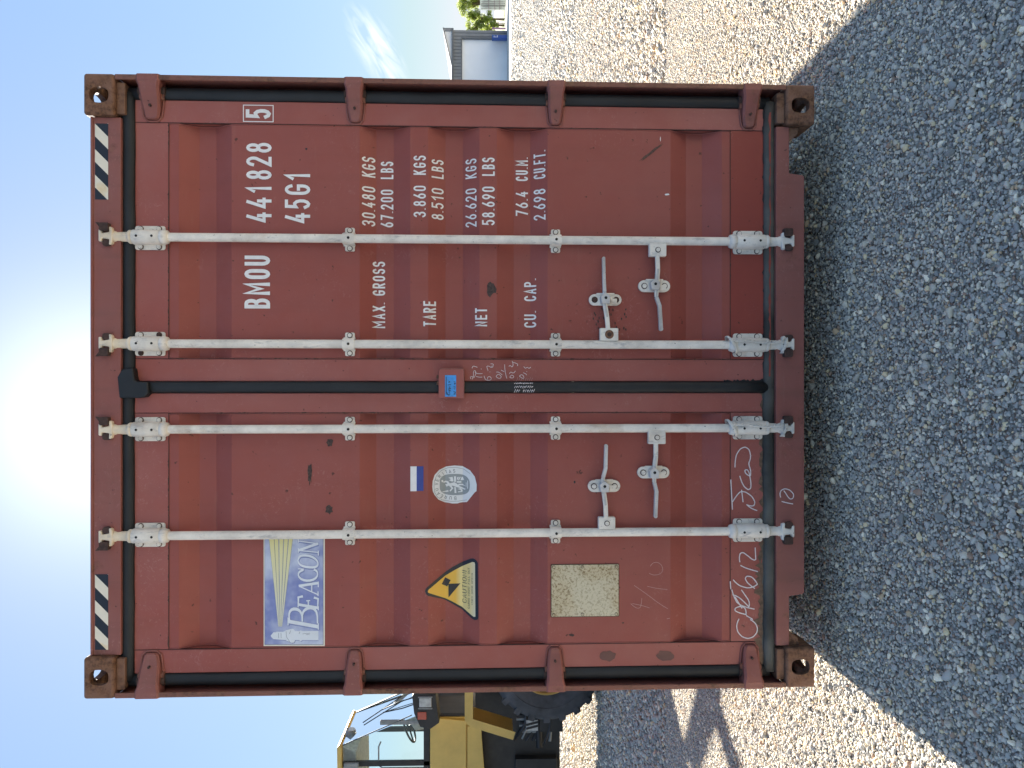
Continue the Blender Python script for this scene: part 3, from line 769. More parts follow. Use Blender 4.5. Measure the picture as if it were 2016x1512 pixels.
# --- handles
def flatbar(mb, pts, hws, d0, d1, mat):
    """pts=(x,z) centre line, extruded in depth"""
    A = []; B = []
    for i, p in enumerate(pts):
        q0 = pts[max(i - 1, 0)]; q1 = pts[min(i + 1, len(pts) - 1)]
        dx, dz = q1[0] - q0[0], q1[1] - q0[1]; l = math.hypot(dx, dz); nx, nz = -dz / l, dx / l
        A.append((p[0] + nx * hws[i], p[1] + nz * hws[i])); B.append((p[0] - nx * hws[i], p[1] - nz * hws[i]))
    mb.prism(A + B[::-1], d0, d1, mat)
def handle(i, hub, ret, path, hws, flip, painted, rusty=False):
    """hub, ret: photo boxes (x0,x1,y0,y1); path in photo px"""
    rod, xr = rods[i]
    mb = MB()
    x0, z0 = P(hub[0], hub[2], .02); x1, z1 = P(hub[1], hub[3], .02)
    mb.prism(rrect(x0, x1, z0, z1, .004), .014, .040, M['bracket'])
    cx, cz = (x0 + x1) / 2, (z0 + z1) / 2
    if rusty:
        bolt(mb, cx, cz, .014, .009, M['rust_dark'], .003); mb.cyl((cx, .013, cz), (cx, .0118, cz), .018, M['rust'], n=14)
    else: bolt(mb, cx, cz, .014, .0085, M['bracket'], .006)
    mb.build('handle_hub', rod, .002)
    mb = MB()
    pts = [P(a, b_, .018) for a, b_ in path]
    k = len(pts) - 3
    flatbar(mb, pts[:k + 1], hws[:k + 1], .012, .026, M['bracket'])
    flatbar(mb, pts[k:], hws[k:], .008, .026, M['handle'])
    e = pts[-1]; mb.cyl((e[0], .008, e[1]), (e[0], .026, e[1]), hws[-1], M['handle'], n=14)
    flatbar(mb, [(p[0] + .001, p[1]) for p in pts[1:k + 1]], [h * .42 for h in hws[1:k + 1]], .0085, .0121, M['handle'])
    h_ = mb.build('handle', rod, .0025)
    mb = MB()
    a, z0 = P(ret[0], ret[2], .05); c_, z1 = P(ret[1], ret[3], .05)
    zc = (z0 + z1) / 2; xc_ = (a + c_) / 2; hw = abs(a - c_) / 2; hh = abs(z0 - z1) / 2
    pts2 = []
    for t in range(0, 181, 15): pts2.append((xc_ + hw * math.cos(R(t)), z0 - hw + hw * math.sin(R(t))))
    for t in range(180, 361, 15): pts2.append((xc_ + hw * math.cos(R(t)), z1 + hw + hw * math.sin(R(t))))
    mb.prism(pts2, .040, .0545, M['bracket'])
    for zz_ in (z0 - hw, z1 + hw): bolt(mb, xc_, zz_, .040, .0095, M['rust_dark'] if rusty else M['bracket'], .006)
    # catch: hub over the handle with a slot, and a small flap
    hz = zc + .004
    mb.prism([(xc_ + flip * .026, hz), (xc_ + flip * .010, hz + .020), (xc_ - flip * .018, hz + .016), (xc_ - flip * .020, hz - .016), (xc_ + flip * .010, hz - .020)], .002, .040, M['handle'])
    mb.cyl((xc_ + flip * .004, .0025, hz), (xc_ + flip * .004, .0008, hz), .006, M['dark'], n=10)
    mb.box((xc_ - .018, .030, hz - .050), (xc_ + .004, .0405, hz - .024), M['bracket'])
    mb.box((xc_ + hw - .004, .034, z1 + .03), (xc_ + hw + .004, .046, z0 - .03), M['bracket'])
    mb.build('handle_catch', doors['R' if i < 2 else 'L'], .002)
g = .0088
handle(0, (1278, 1311.5, 479.5, 505), (1256, 1318.5, 552, 575.5), [(1294, 503), (1295, 530), (1293, 562), (1292, 585), (1298, 602), (1301, 648)], [g * .95, g, g * 1.0, g * .8, g * .85, g * .85], 1, True)
handle(1, (1181, 1217, 646, 671), (1159, 1223, 579.5, 602), [(1197, 648), (1195, 625), (1191, 600), (1190, 575), (1189, 553), (1188, 509)], [g * .95, g * 1.0, g, g * .8, g * .75, g * .7], 1, True, True)
handle(2, (1276, 1310, 848, 874), (1254, 1317, 918.5, 941), [(1291, 872), (1291, 898), (1288, 928), (1288, 950), (1292, 967), (1290, 1016)], [g, g, g, g * .8, g * .85, g * .8], 1, True)
handle(3, (1178, 1211, 1018, 1041.5), (1157, 1220.5, 945, 968), [(1193, 1020), (1192, 995), (1188, 962), (1187, 940), (1192, 922), (1193, 878)], [g, g, g, g * .8, g * .85, g * .8], 1, True)

# twisted wire ties round two lower rod ends
for i in (1, 2):
    rod, xr = rods[i]; mb = MB()
    za, zb2 = Z(1440, 0), Z(1542, 0); off = .012
    for ph in (0, math.pi):
        pth = []
        for k in range(121):
            t = k / 120; zz_ = za + (zb2 - za) * t
            a = ph + t * 2 * math.pi * 7
            pth.append((xr + off + .0035 * math.cos(a) + .004 * math.sin(t * 7), -.003 + .003 * math.sin(a), zz_ + .001 * math.sin(t * 40)))
        mb.tube(pth, .0028, M['bracket'], 6)
    for zq, tl in ((za, .018), (zb2, -.01)):
        pth = [(xr + .034 * math.cos(t / 24 * 2 * math.pi), RD + .034 * math.sin(t / 24 * 2 * math.pi), zq + tl * math.cos(t / 24 * 2 * math.pi) - .012) for t in range(25)]
        mb.tube(pth, .0034, M['bracket'], 6)
        mb.tube([(p[0], p[1] - .001, p[2] + .006) for p in pth], .003, M['bracket'], 6)
    mb.build('tie_wire', rod)

# --- lock box cover over the centre gasket
mb = MB()
a, z0 = P(863.5, 727, .015); c_, z1 = P(914, 784, .015)
mb.prism(rrect(a, c_, z0, z1, .008), .014, .052, M['red_stile'])
mb.box((min(a, c_) - .001, .0135, z1 - .0), (max(a, c_) + .001, .018, z1 + .004), M['red_frame'])
mb.box((a + .004, .0128, z0 - .004), (a - .001, .05, z1 + .004), M['red_frame'])
for q in (.2, .42):
    mb.cyl((a + (c_ - a) * q, .03, z0 + .002), (a + (c_ - a) * (q + .12), .03, z0 + .004), .006, M['rust'], n=10)
lock = mb.build('lock_box', cont, .004)
mb = MB()
a, z0 = P(876, 738.6, .012); c_, z1 = P(898, 781, .012)
mb.add([(a, .0128, z1), (c_, .0128, z1), (c_, .0128, z0), (a, .0128, z0)], [(0, 1, 2, 3)], M['sticker_blue'])

# ------------------------------------------------------------------ flat print: stroke lettering
def arc(cx, cy, rx, ry, a0, a1, n=8):
    return [(cx + rx * math.cos(R(a0 + (a1 - a0) * i / n)), cy + ry * math.sin(R(a0 + (a1 - a0) * i / n))) for i in range(n + 1)]
G = {
 '0': [arc(.5, .74, .5, .26, 0, 180) + arc(.5, .26, .5, .26, 180, 360) + [(1, .74)]],
 '1': [[(0, .74), (.8, 1), (.8, 0)]],
 '2': [arc(.5, .74, .5, .26, 170, -25) + [(0, 0), (1, 0)]],
 '3': [arc(.45, .75, .5, .25, 160, -90) , arc(.45, .26, .55, .26, 85, -165)],
 '4': [[(.95, .27), (0, .27), (.62, 1)], [(.72, .52), (.72, 0)]],
 '5': [[(.95, 1), (.1, 1), (.05, .58)] + arc(.45, .32, .55, .32, 110, -150)],
 '6': [[(.78, 1), (.08, .45)] , arc(.5, .29, .5, .29, 0, 360, 14)],
 '7': [[(0, 1), (1, 1), (.35, 0)]],
 '8': [arc(.5, .76, .42, .24, -90, 270, 14), arc(.5, .27, .5, .27, 90, 450, 14)],
 '9': [[(.22, 0), (.92, .55)], arc(.5, .71, .5, .29, 0, 360, 14)],
 'A': [[(0, 0), (.5, 1), (1, 0)], [(.18, .3), (.82, .3)]],
 'B': [[(0, 0), (0, 1)], [(0, 1)] + arc(.5, .77, .42, .23, 90, -90) + [(0, .54)], [(.3, .54)] + arc(.52, .27, .48, .27, 90, -90) + [(0, 0)]],
 'C': [arc(.5, .72, .5, .28, 15, 180) + arc(.5, .28, .5, .28, 180, 345)],
 'D': [[(0, 0), (0, 1)] + arc(.45, .72, .55, .28, 90, 0) + arc(.45, .28, .55, .28, 0, -90) + [(0, 0)]],
 'E': [[(.95, 1), (0, 1), (0, 0), (.95, 0)], [(0, .52), (.8, .52)]],
 'F': [[(.95, 1), (0, 1), (0, 0)], [(0, .52), (.8, .52)]],
 'G': [arc(.5, .72, .5, .28, 15, 180) + arc(.5, .28, .5, .28, 180, 360) + [(1, .46), (.55, .46)]],
 'H': [[(0, 0), (0, 1)], [(1, 0), (1, 1)], [(0, .52), (1, .52)]],
 'I': [[(.5, 0), (.5, 1)]],
 'K': [[(0, 0), (0, 1)], [(.95, 1), (0, .42)], [(.3, .6), (1, 0)]],
 'L': [[(0, 1), (0, 0), (.95, 0)]],
 'M': [[(0, 0), (0, 1), (.5, .35), (1, 1), (1, 0)]],
 'N': [[(0, 0), (0, 1), (1, 0), (1, 1)]],
 'O': [arc(.5, .72, .5, .28, 0, 180) + arc(.5, .28, .5, .28, 180, 360) + [(1, .72)]],
 'P': [[(0, 0), (0, 1)] + arc(.55, .75, .43, .25, 90, -90) + [(0, .5)]],
 'R': [[(0, 0), (0, 1)] + arc(.55, .75, .43, .25, 90, -90) + [(0, .5)], [(.45, .5), (1, 0)]],
 'S': [arc(.5, .75, .48, .25, 20, 230) + arc(.5, .27, .5, .27, 60, -160)],
 'T': [[(0, 1), (1, 1)], [(.5, 1), (.5, 0)]],
 'U': [[(0, 1), (0, .28)] + arc(.5, .28, .5, .28, 180, 360) + [(1, 1)]],
 'V': [[(0, 1), (.5, 0), (1, 1)]],
 'W': [[(0, 1), (.25, 0), (.5, .8), (.75, 0), (1, 1)]],
 'X': [[(0, 0), (1, 1)], [(0, 1), (1, 0)]],
 'Y': [[(0, 1), (.5, .5), (1, 1)], [(.5, .5), (.5, 0)]],
 '.': [[(.5, 0), (.5, .07)]], '!': [[(.5, 1), (.5, .3)], [(.5, .02), (.5, .1)]], ':': [[(.5, .2), (.5, .3)], [(.5, .7), (.5, .8)]],
}
NARROW = {'.': .18, '1': .75, 'I': .3, '!': .3, ' ': .75, 'M': 1.25, 'W': 1.35, ':': .2}
class Flat:
    """flat shapes in (x,z), later cut along the panel creases and laid on the pressed steel"""
    def __init__(s): s.items = []
    def poly(s, pts, mat, off=0): s.items.append((list(pts), mat, off))
    def ribbon(s, pts, w, mat, off=0, nib=None, closed=False):
        p = [pts[0]]
        for q in pts[1:]:
            if math.hypot(q[0] - p[-1][0], q[1] - p[-1][1]) > 1e-5: p.append(q)
        n = len(p)
        if n < 2: return
        if math.hypot(p[0][0] - p[-1][0], p[0][1] - p[-1][1]) < 1e-4: closed = True; p = p[:-1]; n -= 1
        A = []; B = []
        for i in range(n):
            q0 = p[(i - 1) % n] if (closed or i) else p[i]; q1 = p[(i + 1) % n] if (closed or i < n - 1) else p[i]
            d0 = Vector((p[i][0] - q0[0], p[i][1] - q0[1])); d1 = Vector((q1[0] - p[i][0], q1[1] - p[i][1]))
            if d0.length < 1e-9: d0 = d1
            if d1.length < 1e-9: d1 = d0
            d0.normalize(); d1.normalize(); t = d0 + d1
            if t.length < .25: t = d1.copy()
            t.normalize(); nr = Vector((-t.y, t.x)); k = min(2.2, 1 / max(.35, abs(t.dot(d1))))
            ww = w * k
            if nib: ww = w * (nib + (1 - nib) * abs(t.y) ** 1.2) * min(k, 1.3)
            A.append((p[i][0] + nr.x * ww / 2, p[i][1] + nr.y * ww / 2)); B.append((p[i][0] - nr.x * ww / 2, p[i][1] - nr.y * ww / 2))
        m_ = n if closed else n - 1
        for i in range(m_):
            s.k = (getattr(s, 'k', 0) + 1) % 11
            j = (i + 1) % n; s.items.append(([A[i], A[j], B[j], B[i]], mat, off + s.k * 2.2e-5))
    def word(s, txt, xt, xb, y0, y1, sw, mat, off=0, d=DP, nib=None, sp=.34, italic=0):
        a, zlo = P(xb, y0, d); c, _ = P(xb, y1, d); zhi = P(xt, (y0 + y1) / 2, d)[1]; h = zhi - zlo; w = c - a
        adv = [NARROW.get(ch, 1) for ch in txt]; tot = sum(adv) + sp * (len(txt) - 1); u = w / tot; sw_ = sw * h; cx = a
        for ch, ad in zip(txt, adv):
            gw_ = ad * u
            for stx in G.get(ch, []):
                hw = min(sw_ / 2, gw_ * .4)
                pp = [(cx + hw + q[0] * (gw_ - 2 * hw), zlo + hw + q[1] * (h - 2 * hw)) for q in stx]
                pp = [(x_ + italic * (z_ - zlo), z_) for x_, z_ in pp]
                if stx[0] != stx[-1] and ch not in '.:':
                    e = sw_ * .46
                    d0 = Vector((pp[0][0] - pp[1][0], pp[0][1] - pp[1][1])); d1 = Vector((pp[-1][0] - pp[-2][0], pp[-1][1] - pp[-2][1]))
                    if d0.length > 1e-6: d0.normalize(); pp[0] = (pp[0][0] + d0.x * e, pp[0][1] + d0.y * e)
                    if d1.length > 1e-6: d1.normalize(); pp[-1] = (pp[-1][0] + d1.x * e, pp[-1][1] + d1.y * e)
                s.ribbon(pp, sw_, mat, off, nib)
            cx += gw_ + sp * u
    def build(s, name, parent, depth=None, base=.0016):
        bm = bmesh.new(); mats = []
        for pts, mat, off in s.items:
            if mat not in mats: mats.append(mat)
            try: f = bm.faces.new([bm.verts.new((p[0], off, p[1])) for p in pts])
            except ValueError: continue
            f.material_index = mats.index(mat)
        if depth is None:
            for zc in CRE:
                bmesh.ops.bisect_plane(bm, geom=bm.verts[:] + bm.edges[:] + bm.faces[:], plane_co=(0, 0, zc), plane_no=(0, 0, 1))
        for v in bm.verts:
            v.co.y = (pdepth(v.co.z) if depth is None else depth) - base - v.co.y
        bm.normal_update()
        for f in bm.faces:
            if f.normal.y > 0: f.normal_flip()
        me = bpy.data.meshes.new(name); bm.to_mesh(me); bm.free()
        for mt in mats: me.materials.append(mt)
        o = bpy.data.objects.new(name, me); COL.objects.link(o); o.parent = parent; return o

wv = M['white_vinyl']
def line(name, parts, side='R', depth=None, mat=wv, sw=.155):
    f = Flat()
    for (t, xt, xb, y0, y1) in parts: f.word(t, xt, xb, y0, y1, sw, mat)
    return f.build(name, doors[side], depth)
line('lettering', [('BMOU', 481.5, 532, 607.5, 503.5)], sw=.145)
f = Flat()
for t, a, b_ in (('4', 1195, 1115), ('4', 1088, 1002), ('8', 868, 797), ('2', 767, 693), ('8', 663, 588)):
    f.word(t, 485, 535, 130 + a / 3.877, 130 + b_ / 3.877, .125, wv)
f.word('1', 485, 535, 130 + 968 / 3.877, 130 + 918 / 3.877, .125, wv); f.build('lettering', doors['R'])
f = Flat()
for t, a, b_ in (('4', 1200, 1120), ('5', 1090, 1018), ('G', 985, 905), ('1', 872, 820)):
    f.word(t, 561, 611, 130 + a / 3.877, 130 + b_ / 3.877, .125, wv)
f.build('lettering', doors['R'])
f = Flat(); f.word('5', 484, 533.5, 130 + 402 / 3.877, 130 + 330 / 3.877, .145, wv, d=DS)
q0 = P(479.5, 239.3, DS); q1 = P(538, 208, DS)
f.ribbon([(q0[0], q0[1]), (q1[0], q0[1]), (q1[0], q1[1]), (q0[0], q1[1]), (q0[0], q0[1])], .0035, wv)
f.build('boxed_digit', doors['R'], DS)
def cr(x0, x1, items):
    for t, a, b_ in items:
        f = Flat(); f.word(t, 640 + x0 / 3.877, 640 + x1 / 3.877, 130 + a / 3.877, 130 + b_ / 3.877, .130, wv, sp=.42)
        f.build('lettering', doors['R'])
cr(280, 375, [('30.480', 1212, 912), ('KGS', 838, 685)])
cr(415, 513, [('67.200', 1218, 927), ('LBS', 845, 710)])
cr(675, 770, [('3.860', 1153, 915), ('KGS', 832, 685)])
cr(812, 902, [('8.510', 1165, 925), ('LBS', 848, 705)])
cr(1070, 1156, [('26.620', 1223, 928), ('KGS', 850, 700)])
cr(1198, 1295, [('58.690', 1215, 922), ('LBS', 840, 700)])
cr(1458, 1553, [('76.4', 1130, 940), ('CU.M.', 860, 680)])
cr(1595, 1683, [('2.698', 1170, 932), ('CU.FT.', 853, 640)])
def cr5(x0, x1, items):
    for t, a, b_ in items:
        f = Flat(); f.word(t, 640 + x0 / 3.877, 640 + x1 / 3.877, 500 + a / 3.877, 500 + b_ / 3.877, .140, wv, sp=.36)
        f.build('lettering', doors['R'])
cr5(355, 450, [('MAX.', 562, 367), ('GROSS', 310, 48)])
cr5(750, 845, [('TARE', 553, 358)])
cr5(1145, 1237, [('NET', 553, 412)])
cr5(1523, 1615, [('CU.', 557, 433), ('CAP.', 353, 183)])

# sticker handwriting
fl = Flat()
def Q(ox, oy, s_, d):
    return lambda pts: [P(ox + a / s_, oy + b_ / s_, d) for a, b_ in pts]
q = Q(850, 700, 9.164, .012)
for st_ in ([(262, 380), (262, 690), (300, 715)], [(300, 460), (330, 475), (300, 490)], [(290, 530), (350, 520)], [(320, 560), (340, 600), (310, 590)], [(300, 620), (345, 640)], [(310, 580), (315, 680)], [(270, 660), (310, 720), (330, 690)],
            [(395, 470), (425, 480)], [(400, 500), (430, 505), (405, 520)], [(395, 560), (425, 570)], [(400, 600), (420, 605)], [(390, 650), (430, 660), (400, 700), (435, 690)]):
    fl.ribbon(q(st_), .0022, M['black_vinyl'])
mb2 = fl
sticker = mb.build('blue_sticker', lock, fix=False)
fl.build('handwriting', lock, .0128, .0008)

# hazard stripes on the header
for (ya, yb) in ((243, 393), (1130.5, 1279)):
    f = Flat(); per = 50.2
    x0, x1 = 187.3, 213.3
    q0, q1 = P(x0, ya, .024), P(x1, yb, .024)
    f.poly([(q0[0], q0[1]), (q1[0], q0[1]), (q1[0], q1[1]), (q0[0], q1[1])], M['black_vinyl'])
    k = -2
    while True:
        s0 = ya + k * per + .5; e0 = s0 + 25
        if s0 > yb: break
        # band between lines y = s0 + (x-x0) .. e0 + (x-x0), clipped to [ya, yb]
        def clip(s1): return max(ya, min(yb, s1))
        w_ = x1 - x0; pts = []
        poly = [(x0, s0), (x0, e0), (x1, e0 + w_), (x1, s0 + w_)]
        def cl_half(poly, keep, yv):
            out = []
            for i in range(len(poly)):
                a, b_ = poly[i], poly[(i + 1) % len(poly)]
                ia, ib = keep(a[1]), keep(b_[1])
                if ia: out.append(a)
                if ia != ib:
                    t = (yv - a[1]) / (b_[1] - a[1]); out.append((a[0] + (b_[0] - a[0]) * t, yv))
            return out
        poly = cl_half(poly, lambda v: v >= ya, ya)
        if poly: poly = cl_half(poly, lambda v: v <= yb, yb)
        if len(poly) > 2: f.poly([P(a, b_, .024) for a, b_ in poly], M['stripe_cream'], .0006)
        k += 1
    f.build('hazard_stripe', cont, .024, .0008)

# flag label, seal, caution triangle, data plate
f = Flat()
a = P(808, 967, DP); b_ = P(820.3, 918, DP); c_ = P(833.8, 918.5, DP)
f.poly([(a[0], a[1]), (b_[0], a[1]), (b_[0], b_[1]), (a[0], b_[1])], wv)
f.poly([(a[0] + .001, b_[1]), (b_[0], b_[1]), (b_[0], c_[1]), (a[0] + .001, c_[1])], M['flag_blue'])
f.build('flag_label', doors['L'])
def sm(pts, n=3):
    for _ in range(n):
        o_ = []
        for i in range(len(pts)):
            p, q_ = pts[i], pts[(i + 1) % len(pts)]
            o_ += [(p[0] * .75 + q_[0] * .25, p[1] * .75 + q_[1] * .25), (p[0] * .25 + q_[0] * .75, p[1] * .25 + q_[1] * .75)]
        pts = o_
    return pts
f = Flat(); q = Q(795, 900, 12.6, DP)
outl = sm([(700, 740), (710, 520), (850, 320), (1060, 235), (1330, 225), (1560, 290), (1740, 460), (1815, 700), (1800, 850)], 2)
ring = [(703, 740), (712, 600), (760, 450), (870, 330), (1040, 255), (1250, 230), (1450, 245), (1640, 340), (1760, 490), (1808, 680), (1803, 850), (1760, 880), (1600, 1090), (1560, 1140), (1400, 1160), (1320, 1185), (1200, 1185), (1000, 1150), (850, 1070), (760, 950), (715, 850)]
f.poly(q(ring), M['seal_white'])
ir = [(745, 740), (755, 600), (810, 460), (920, 350), (1090, 285), (1290, 278), (1480, 320), (1640, 420)]
f.ribbon(q(ir), .0012, M['seal_text'], .0006)
ir = [(745, 740), (758, 880), (830, 1010), (950, 1090), (1150, 1130), (1350, 1125), (1560, 1085)]
f.ribbon(q(ir), .0012, M['seal_text'], .0006)
inner = sm([(882, 700), (885, 540), (1010, 455), (1260, 435), (1500, 460), (1620, 560), (1640, 720), (1615, 880), (1500, 960), (1260, 980), (1010, 960), (885, 850)], 2)
f.poly(q(inner), M['seal_grey'], .0006)
# emblem: standing figure with raised arm among parcels, as white cut-outs
for pl in ([(920, 600), (955, 585), (975, 625), (940, 650)], [(960, 640), (1030, 610), (1090, 625), (1130, 680), (1250, 650), (1310, 690), (1380, 750), (1530, 810), (1510, 835), (1300, 770), (1200, 735), (1175, 740), (1220, 800), (1150, 880), (1120, 870), (1170, 800), (1110, 735), (1050, 760), (1015, 700), (1075, 690), (1040, 645), (985, 660)],
           [(1095, 535), (1200, 515), (1225, 620), (1190, 635), (1110, 600), (1160, 575)], [(1240, 500), (1285, 500), (1285, 640), (1240, 640)], [(1320, 520), (1360, 515), (1330, 590), (1310, 580)], [(1380, 515), (1410, 515), (1360, 600), (1335, 600)], [(1430, 515), (1460, 515), (1490, 590), (1400, 600)],
           [(1305, 625), (1420, 625), (1420, 660), (1305, 660)], [(1350, 690), (1450, 690), (1530, 740), (1430, 720), (1340, 730)], [(1570, 600), (1590, 600), (1590, 800), (1570, 800)], [(1535, 650), (1550, 650), (1550, 760), (1535, 760)],
           [(945, 880), (1090, 850), (1100, 885), (950, 895)], [(1245, 770), (1280, 770), (1300, 920), (1250, 920)], [(1320, 820), (1400, 800), (1455, 840), (1450, 890), (1330, 905), (1340, 880), (1420, 870), (1400, 840)]):
    f.poly(q(pl), M['seal_white'], .0012)
# lettering round the rim
def ringword(txt, pos):
    for ch, (cx_, cy_, ang) in zip(txt, pos):
        h, w_ = 78, 46
        for stx in G[ch]:
            pp = []
            for u, v in stx:
                lx, lv = (u - .5) * w_, (v - .5) * h          # upright glyph: right, up
                # upright frame in photo: right = -y, up = -x
                ca, sa = math.cos(R(ang)), math.sin(R(ang)); rx, ru = lx * ca - lv * sa, lx * sa + lv * ca
                pp.append((cx_ - ru, cy_ - rx))
            f.ribbon(q(pp), .0017, M['seal_text'], .0006)
ringword('BUREAU', [(1268, 1052, 95), (1150, 1045, 85), (1030, 1018, 72), (925, 990, 58), (850, 925, 40), (808, 820, 20)])
ringword('VERITAS', [(805, 678, -5), (825, 580, -22), (880, 490, -40), (960, 425, -55), (1045, 392, -65), (1135, 380, -78), (1240, 368, -85)])
f.build('inspection_seal', doors['L'])

f = Flat(); q = Q(825, 1090, 10.8, DP)
outer = [(128, 800), (140, 750), (185, 700), (540, 440), (700, 330), (1100, 125), (1160, 117), (1215, 145), (1250, 200), (1255, 700), (1262, 1370), (1240, 1410), (1180, 1428), (1120, 1405), (900, 1235), (700, 1120), (500, 1010), (200, 900), (150, 860)]
inn = [(185, 800), (205, 765), (540, 520), (750, 395), (1130, 195), (1175, 195), (1190, 230), (1192, 700), (1198, 1350), (1170, 1362), (1130, 1345), (900, 1180), (700, 1070), (480, 965), (230, 845), (195, 825)]
f.poly(q(outer), M['black_vinyl']); f.poly(q(inn), M['caution'], .0006)
f.poly(q([(545, 548), (665, 610), (590, 748), (473, 685)]), M['black_vinyl'], .0012)
f.poly(q([(615, 690), (875, 678), (618, 985)]), M['black_vinyl'], .0018)
f.word('CAUTION!', 909.5, 918.5, 1191.5, 1127, .14, M['black_vinyl'], .0012, nib=.45, sp=.3, italic=.15)
f.word('CARGO MIGHT FALL OUT', 920.6, 924.8, 1201, 1120, .17, M['black_vinyl'], .0012, nib=.5, sp=.25)
f.word('WHEN DOOR OPENS', 927.6, 931, 1193, 1130, .17, M['black_vinyl'], .0012, nib=.5, sp=.25)
f.build('caution_triangle', doors['L'])

mb = MB(); a, z0 = P(1085.5, 1112, DP); c_, z1 = P(1217.5, 1212, DP)
mb.prism(rrect(a, c_, z0, z1, .003), DP - .0045, DP - .0005, M['plate'])
mb.prism(rrect(a + .003, c_ - .003, z0 + .003, z1 - .003, .004), DP - .002, DP - .0004, M['rust_dark'])
for tx in (.04, .96):
    for tz in (.035, .46, .965): bolt(mb, a + (c_ - a) * tx, z0 + (z1 - z0) * tz, DP - .0045, .005, M['plate'], .003)
mb.build('data_plate', doors['L'], .001)

# company sign: lighthouse, beams and name
f = Flat(); q = Q(500, 1040, 6.05, DP)
def rect(x0, y0, x1, y1): return [(x0, y0), (x0, y1), (x1, y1), (x1, y0)]
f.poly(q(rect(116, 88, 845, 1402)), M['sign_cream'])
f.poly(q(rect(128, 98, 828, 1386)), M['sign_line'], .0005)
f.poly(q(rect(132, 102, 823, 1381)), M['sign_blue'], .0009)
src = [(300, 1165), (306, 1170), (313, 1172), (322, 1170), (330, 1165), (334, 1160)]
tops = [(183, 240), (246, 292), (304, 352), (362, 408), (418, 462)]
yt = 104
for k, (ta_, tb2) in enumerate(tops):
    s0 = 293 + k * 9; s1 = s0 + 7
    # beam edges hit y=125 at ta_,tb2; extend to the hidden top end
    def ext(xs, xt_): return xs + (xt_ - xs) * (1165 - yt) / (1165 - 125)
    f.poly(q([(s0 - 1, 1168), (s1 + 1, 1168), (ext(s1, tb2) + 3, yt), (ext(s0, ta_) - 3, yt)]), M['sign_line'], .0012)
    f.poly(q([(s0, 1168), (s1, 1168), (ext(s1, tb2), yt), (ext(s0, ta_), yt)]), M['sign_yellow'], .0016)
lh = [(200, 1278), (235, 1235), (262, 1237), (275, 1228), (345, 1230), (370, 1222), (385, 1210), (430, 1200), (470, 1195), (492, 1222), (540, 1222), (560, 1212), (575, 1222), (770, 1220), (770, 1332), (580, 1330), (560, 1342), (540, 1330), (492, 1330), (480, 1358), (450, 1362), (425, 1350), (395, 1340), (380, 1330), (262, 1320), (235, 1318), (215, 1300)]
f.poly(q([(a + 6 if a < 760 else a, b_ + 8) for a, b_ in lh]), M['sign_shadow'], .0012)
f.poly(q(lh), M['sign_white'], .0018)
for ln in ([(385, 1225), (390, 1290), (430, 1350)], [(425, 1255), (440, 1215)], [(540, 1255), (550, 1228)], [(295, 1245), (297, 1305)], [(325, 1245), (327, 1305)], [(580, 1255), (670, 1245)], [(620, 1265), (665, 1258)]):
    f.ribbon(q(ln), .0012, M['sign_line'], .0022)
# serif letters, traced as pen strokes (x=down, y=left in the photo)
SER = [
 ([(765, 1170), (405, 1105)], 0), ([(768, 1205), (768, 1130)], 1), ([(408, 1155), (408, 1060)], 1),
 ([(425, 1090), (418, 1020), (440, 970), (490, 955), (545, 975), (575, 1030), (578, 1110)], 2),
 ([(578, 1110), (578, 1010), (610, 965), (665, 940), (720, 955), (755, 1010), (760, 1130)], 2),
 ([(765, 945), (528, 905)], 0), ([(768, 975), (768, 925)], 1), ([(528, 940), (528, 880)], 1), ([(532, 905), (530, 820), (585, 808)], 2), ([(650, 920), (648, 860)], 1), ([(625, 862), (672, 858)], 1), ([(762, 930), (765, 838), (715, 822)], 2),
 ([(765, 805), (765, 750)], 1), ([(768, 790), (545, 690)], 1), ([(535, 685), (768, 650)], 0), ([(768, 700), (768, 632)], 1), ([(690, 750), (690, 672)], 1),
 ([(528, 480), (600, 485)], 1), ([(590, 492), (535, 520), (530, 570), (575, 612), (650, 625), (725, 605), (762, 560), (755, 510), (715, 488)], 2),
 ([(525, 385), (545, 330), (600, 318), (680, 330), (745, 370), (770, 420), (745, 460), (680, 465), (600, 455), (545, 430), (525, 385)], 2),
 ([(768, 285), (532, 262)], 1), ([(530, 290), (530, 235)], 1), ([(535, 260), (765, 180)], 0), ([(768, 325), (768, 265)], 1), ([(770, 182), (530, 150)], 1), ([(530, 170), (530, 130)], 1),
]
for pas, (mt, dx, dy, extra, of) in enumerate(((M['sign_shadow'], 5, 6, .006, .0012), (M['sign_white'], 0, 0, 0, .0018))):
    for k, (st_, kind) in enumerate(SER):
        w_ = (.0145 if k < 5 else .0105) if kind == 0 else (.0045 if kind == 1 else (.0125 if k < 5 else .0095))
        pts = q([(a + dx, b_ + dy) for a, b_ in st_])
        if kind == 2:
            # smooth and use a broad nib so bowls are thick at the sides, thin at top and bottom
            cl_ = st_[0] == st_[-1]
            if len(pts) > 3:
                o_ = [pts[0]]
                for i in range(1, len(pts) - 1):
                    a, b2, c2 = pts[i - 1], pts[i], pts[i + 1]
                    o_ += [((a[0] + 3 * b2[0]) / 4, (a[1] + 3 * b2[1]) / 4), ((3 * b2[0] + c2[0]) / 4, (3 * b2[1] + c2[1]) / 4)]
                pts = o_ + [pts[-1]]
            f.ribbon(pts, w_ + extra, mt, of, nib=.45)
        else: f.ribbon(pts, w_ + extra, mt, of)
f.build('company_sign', doors['L'], None, .0012)

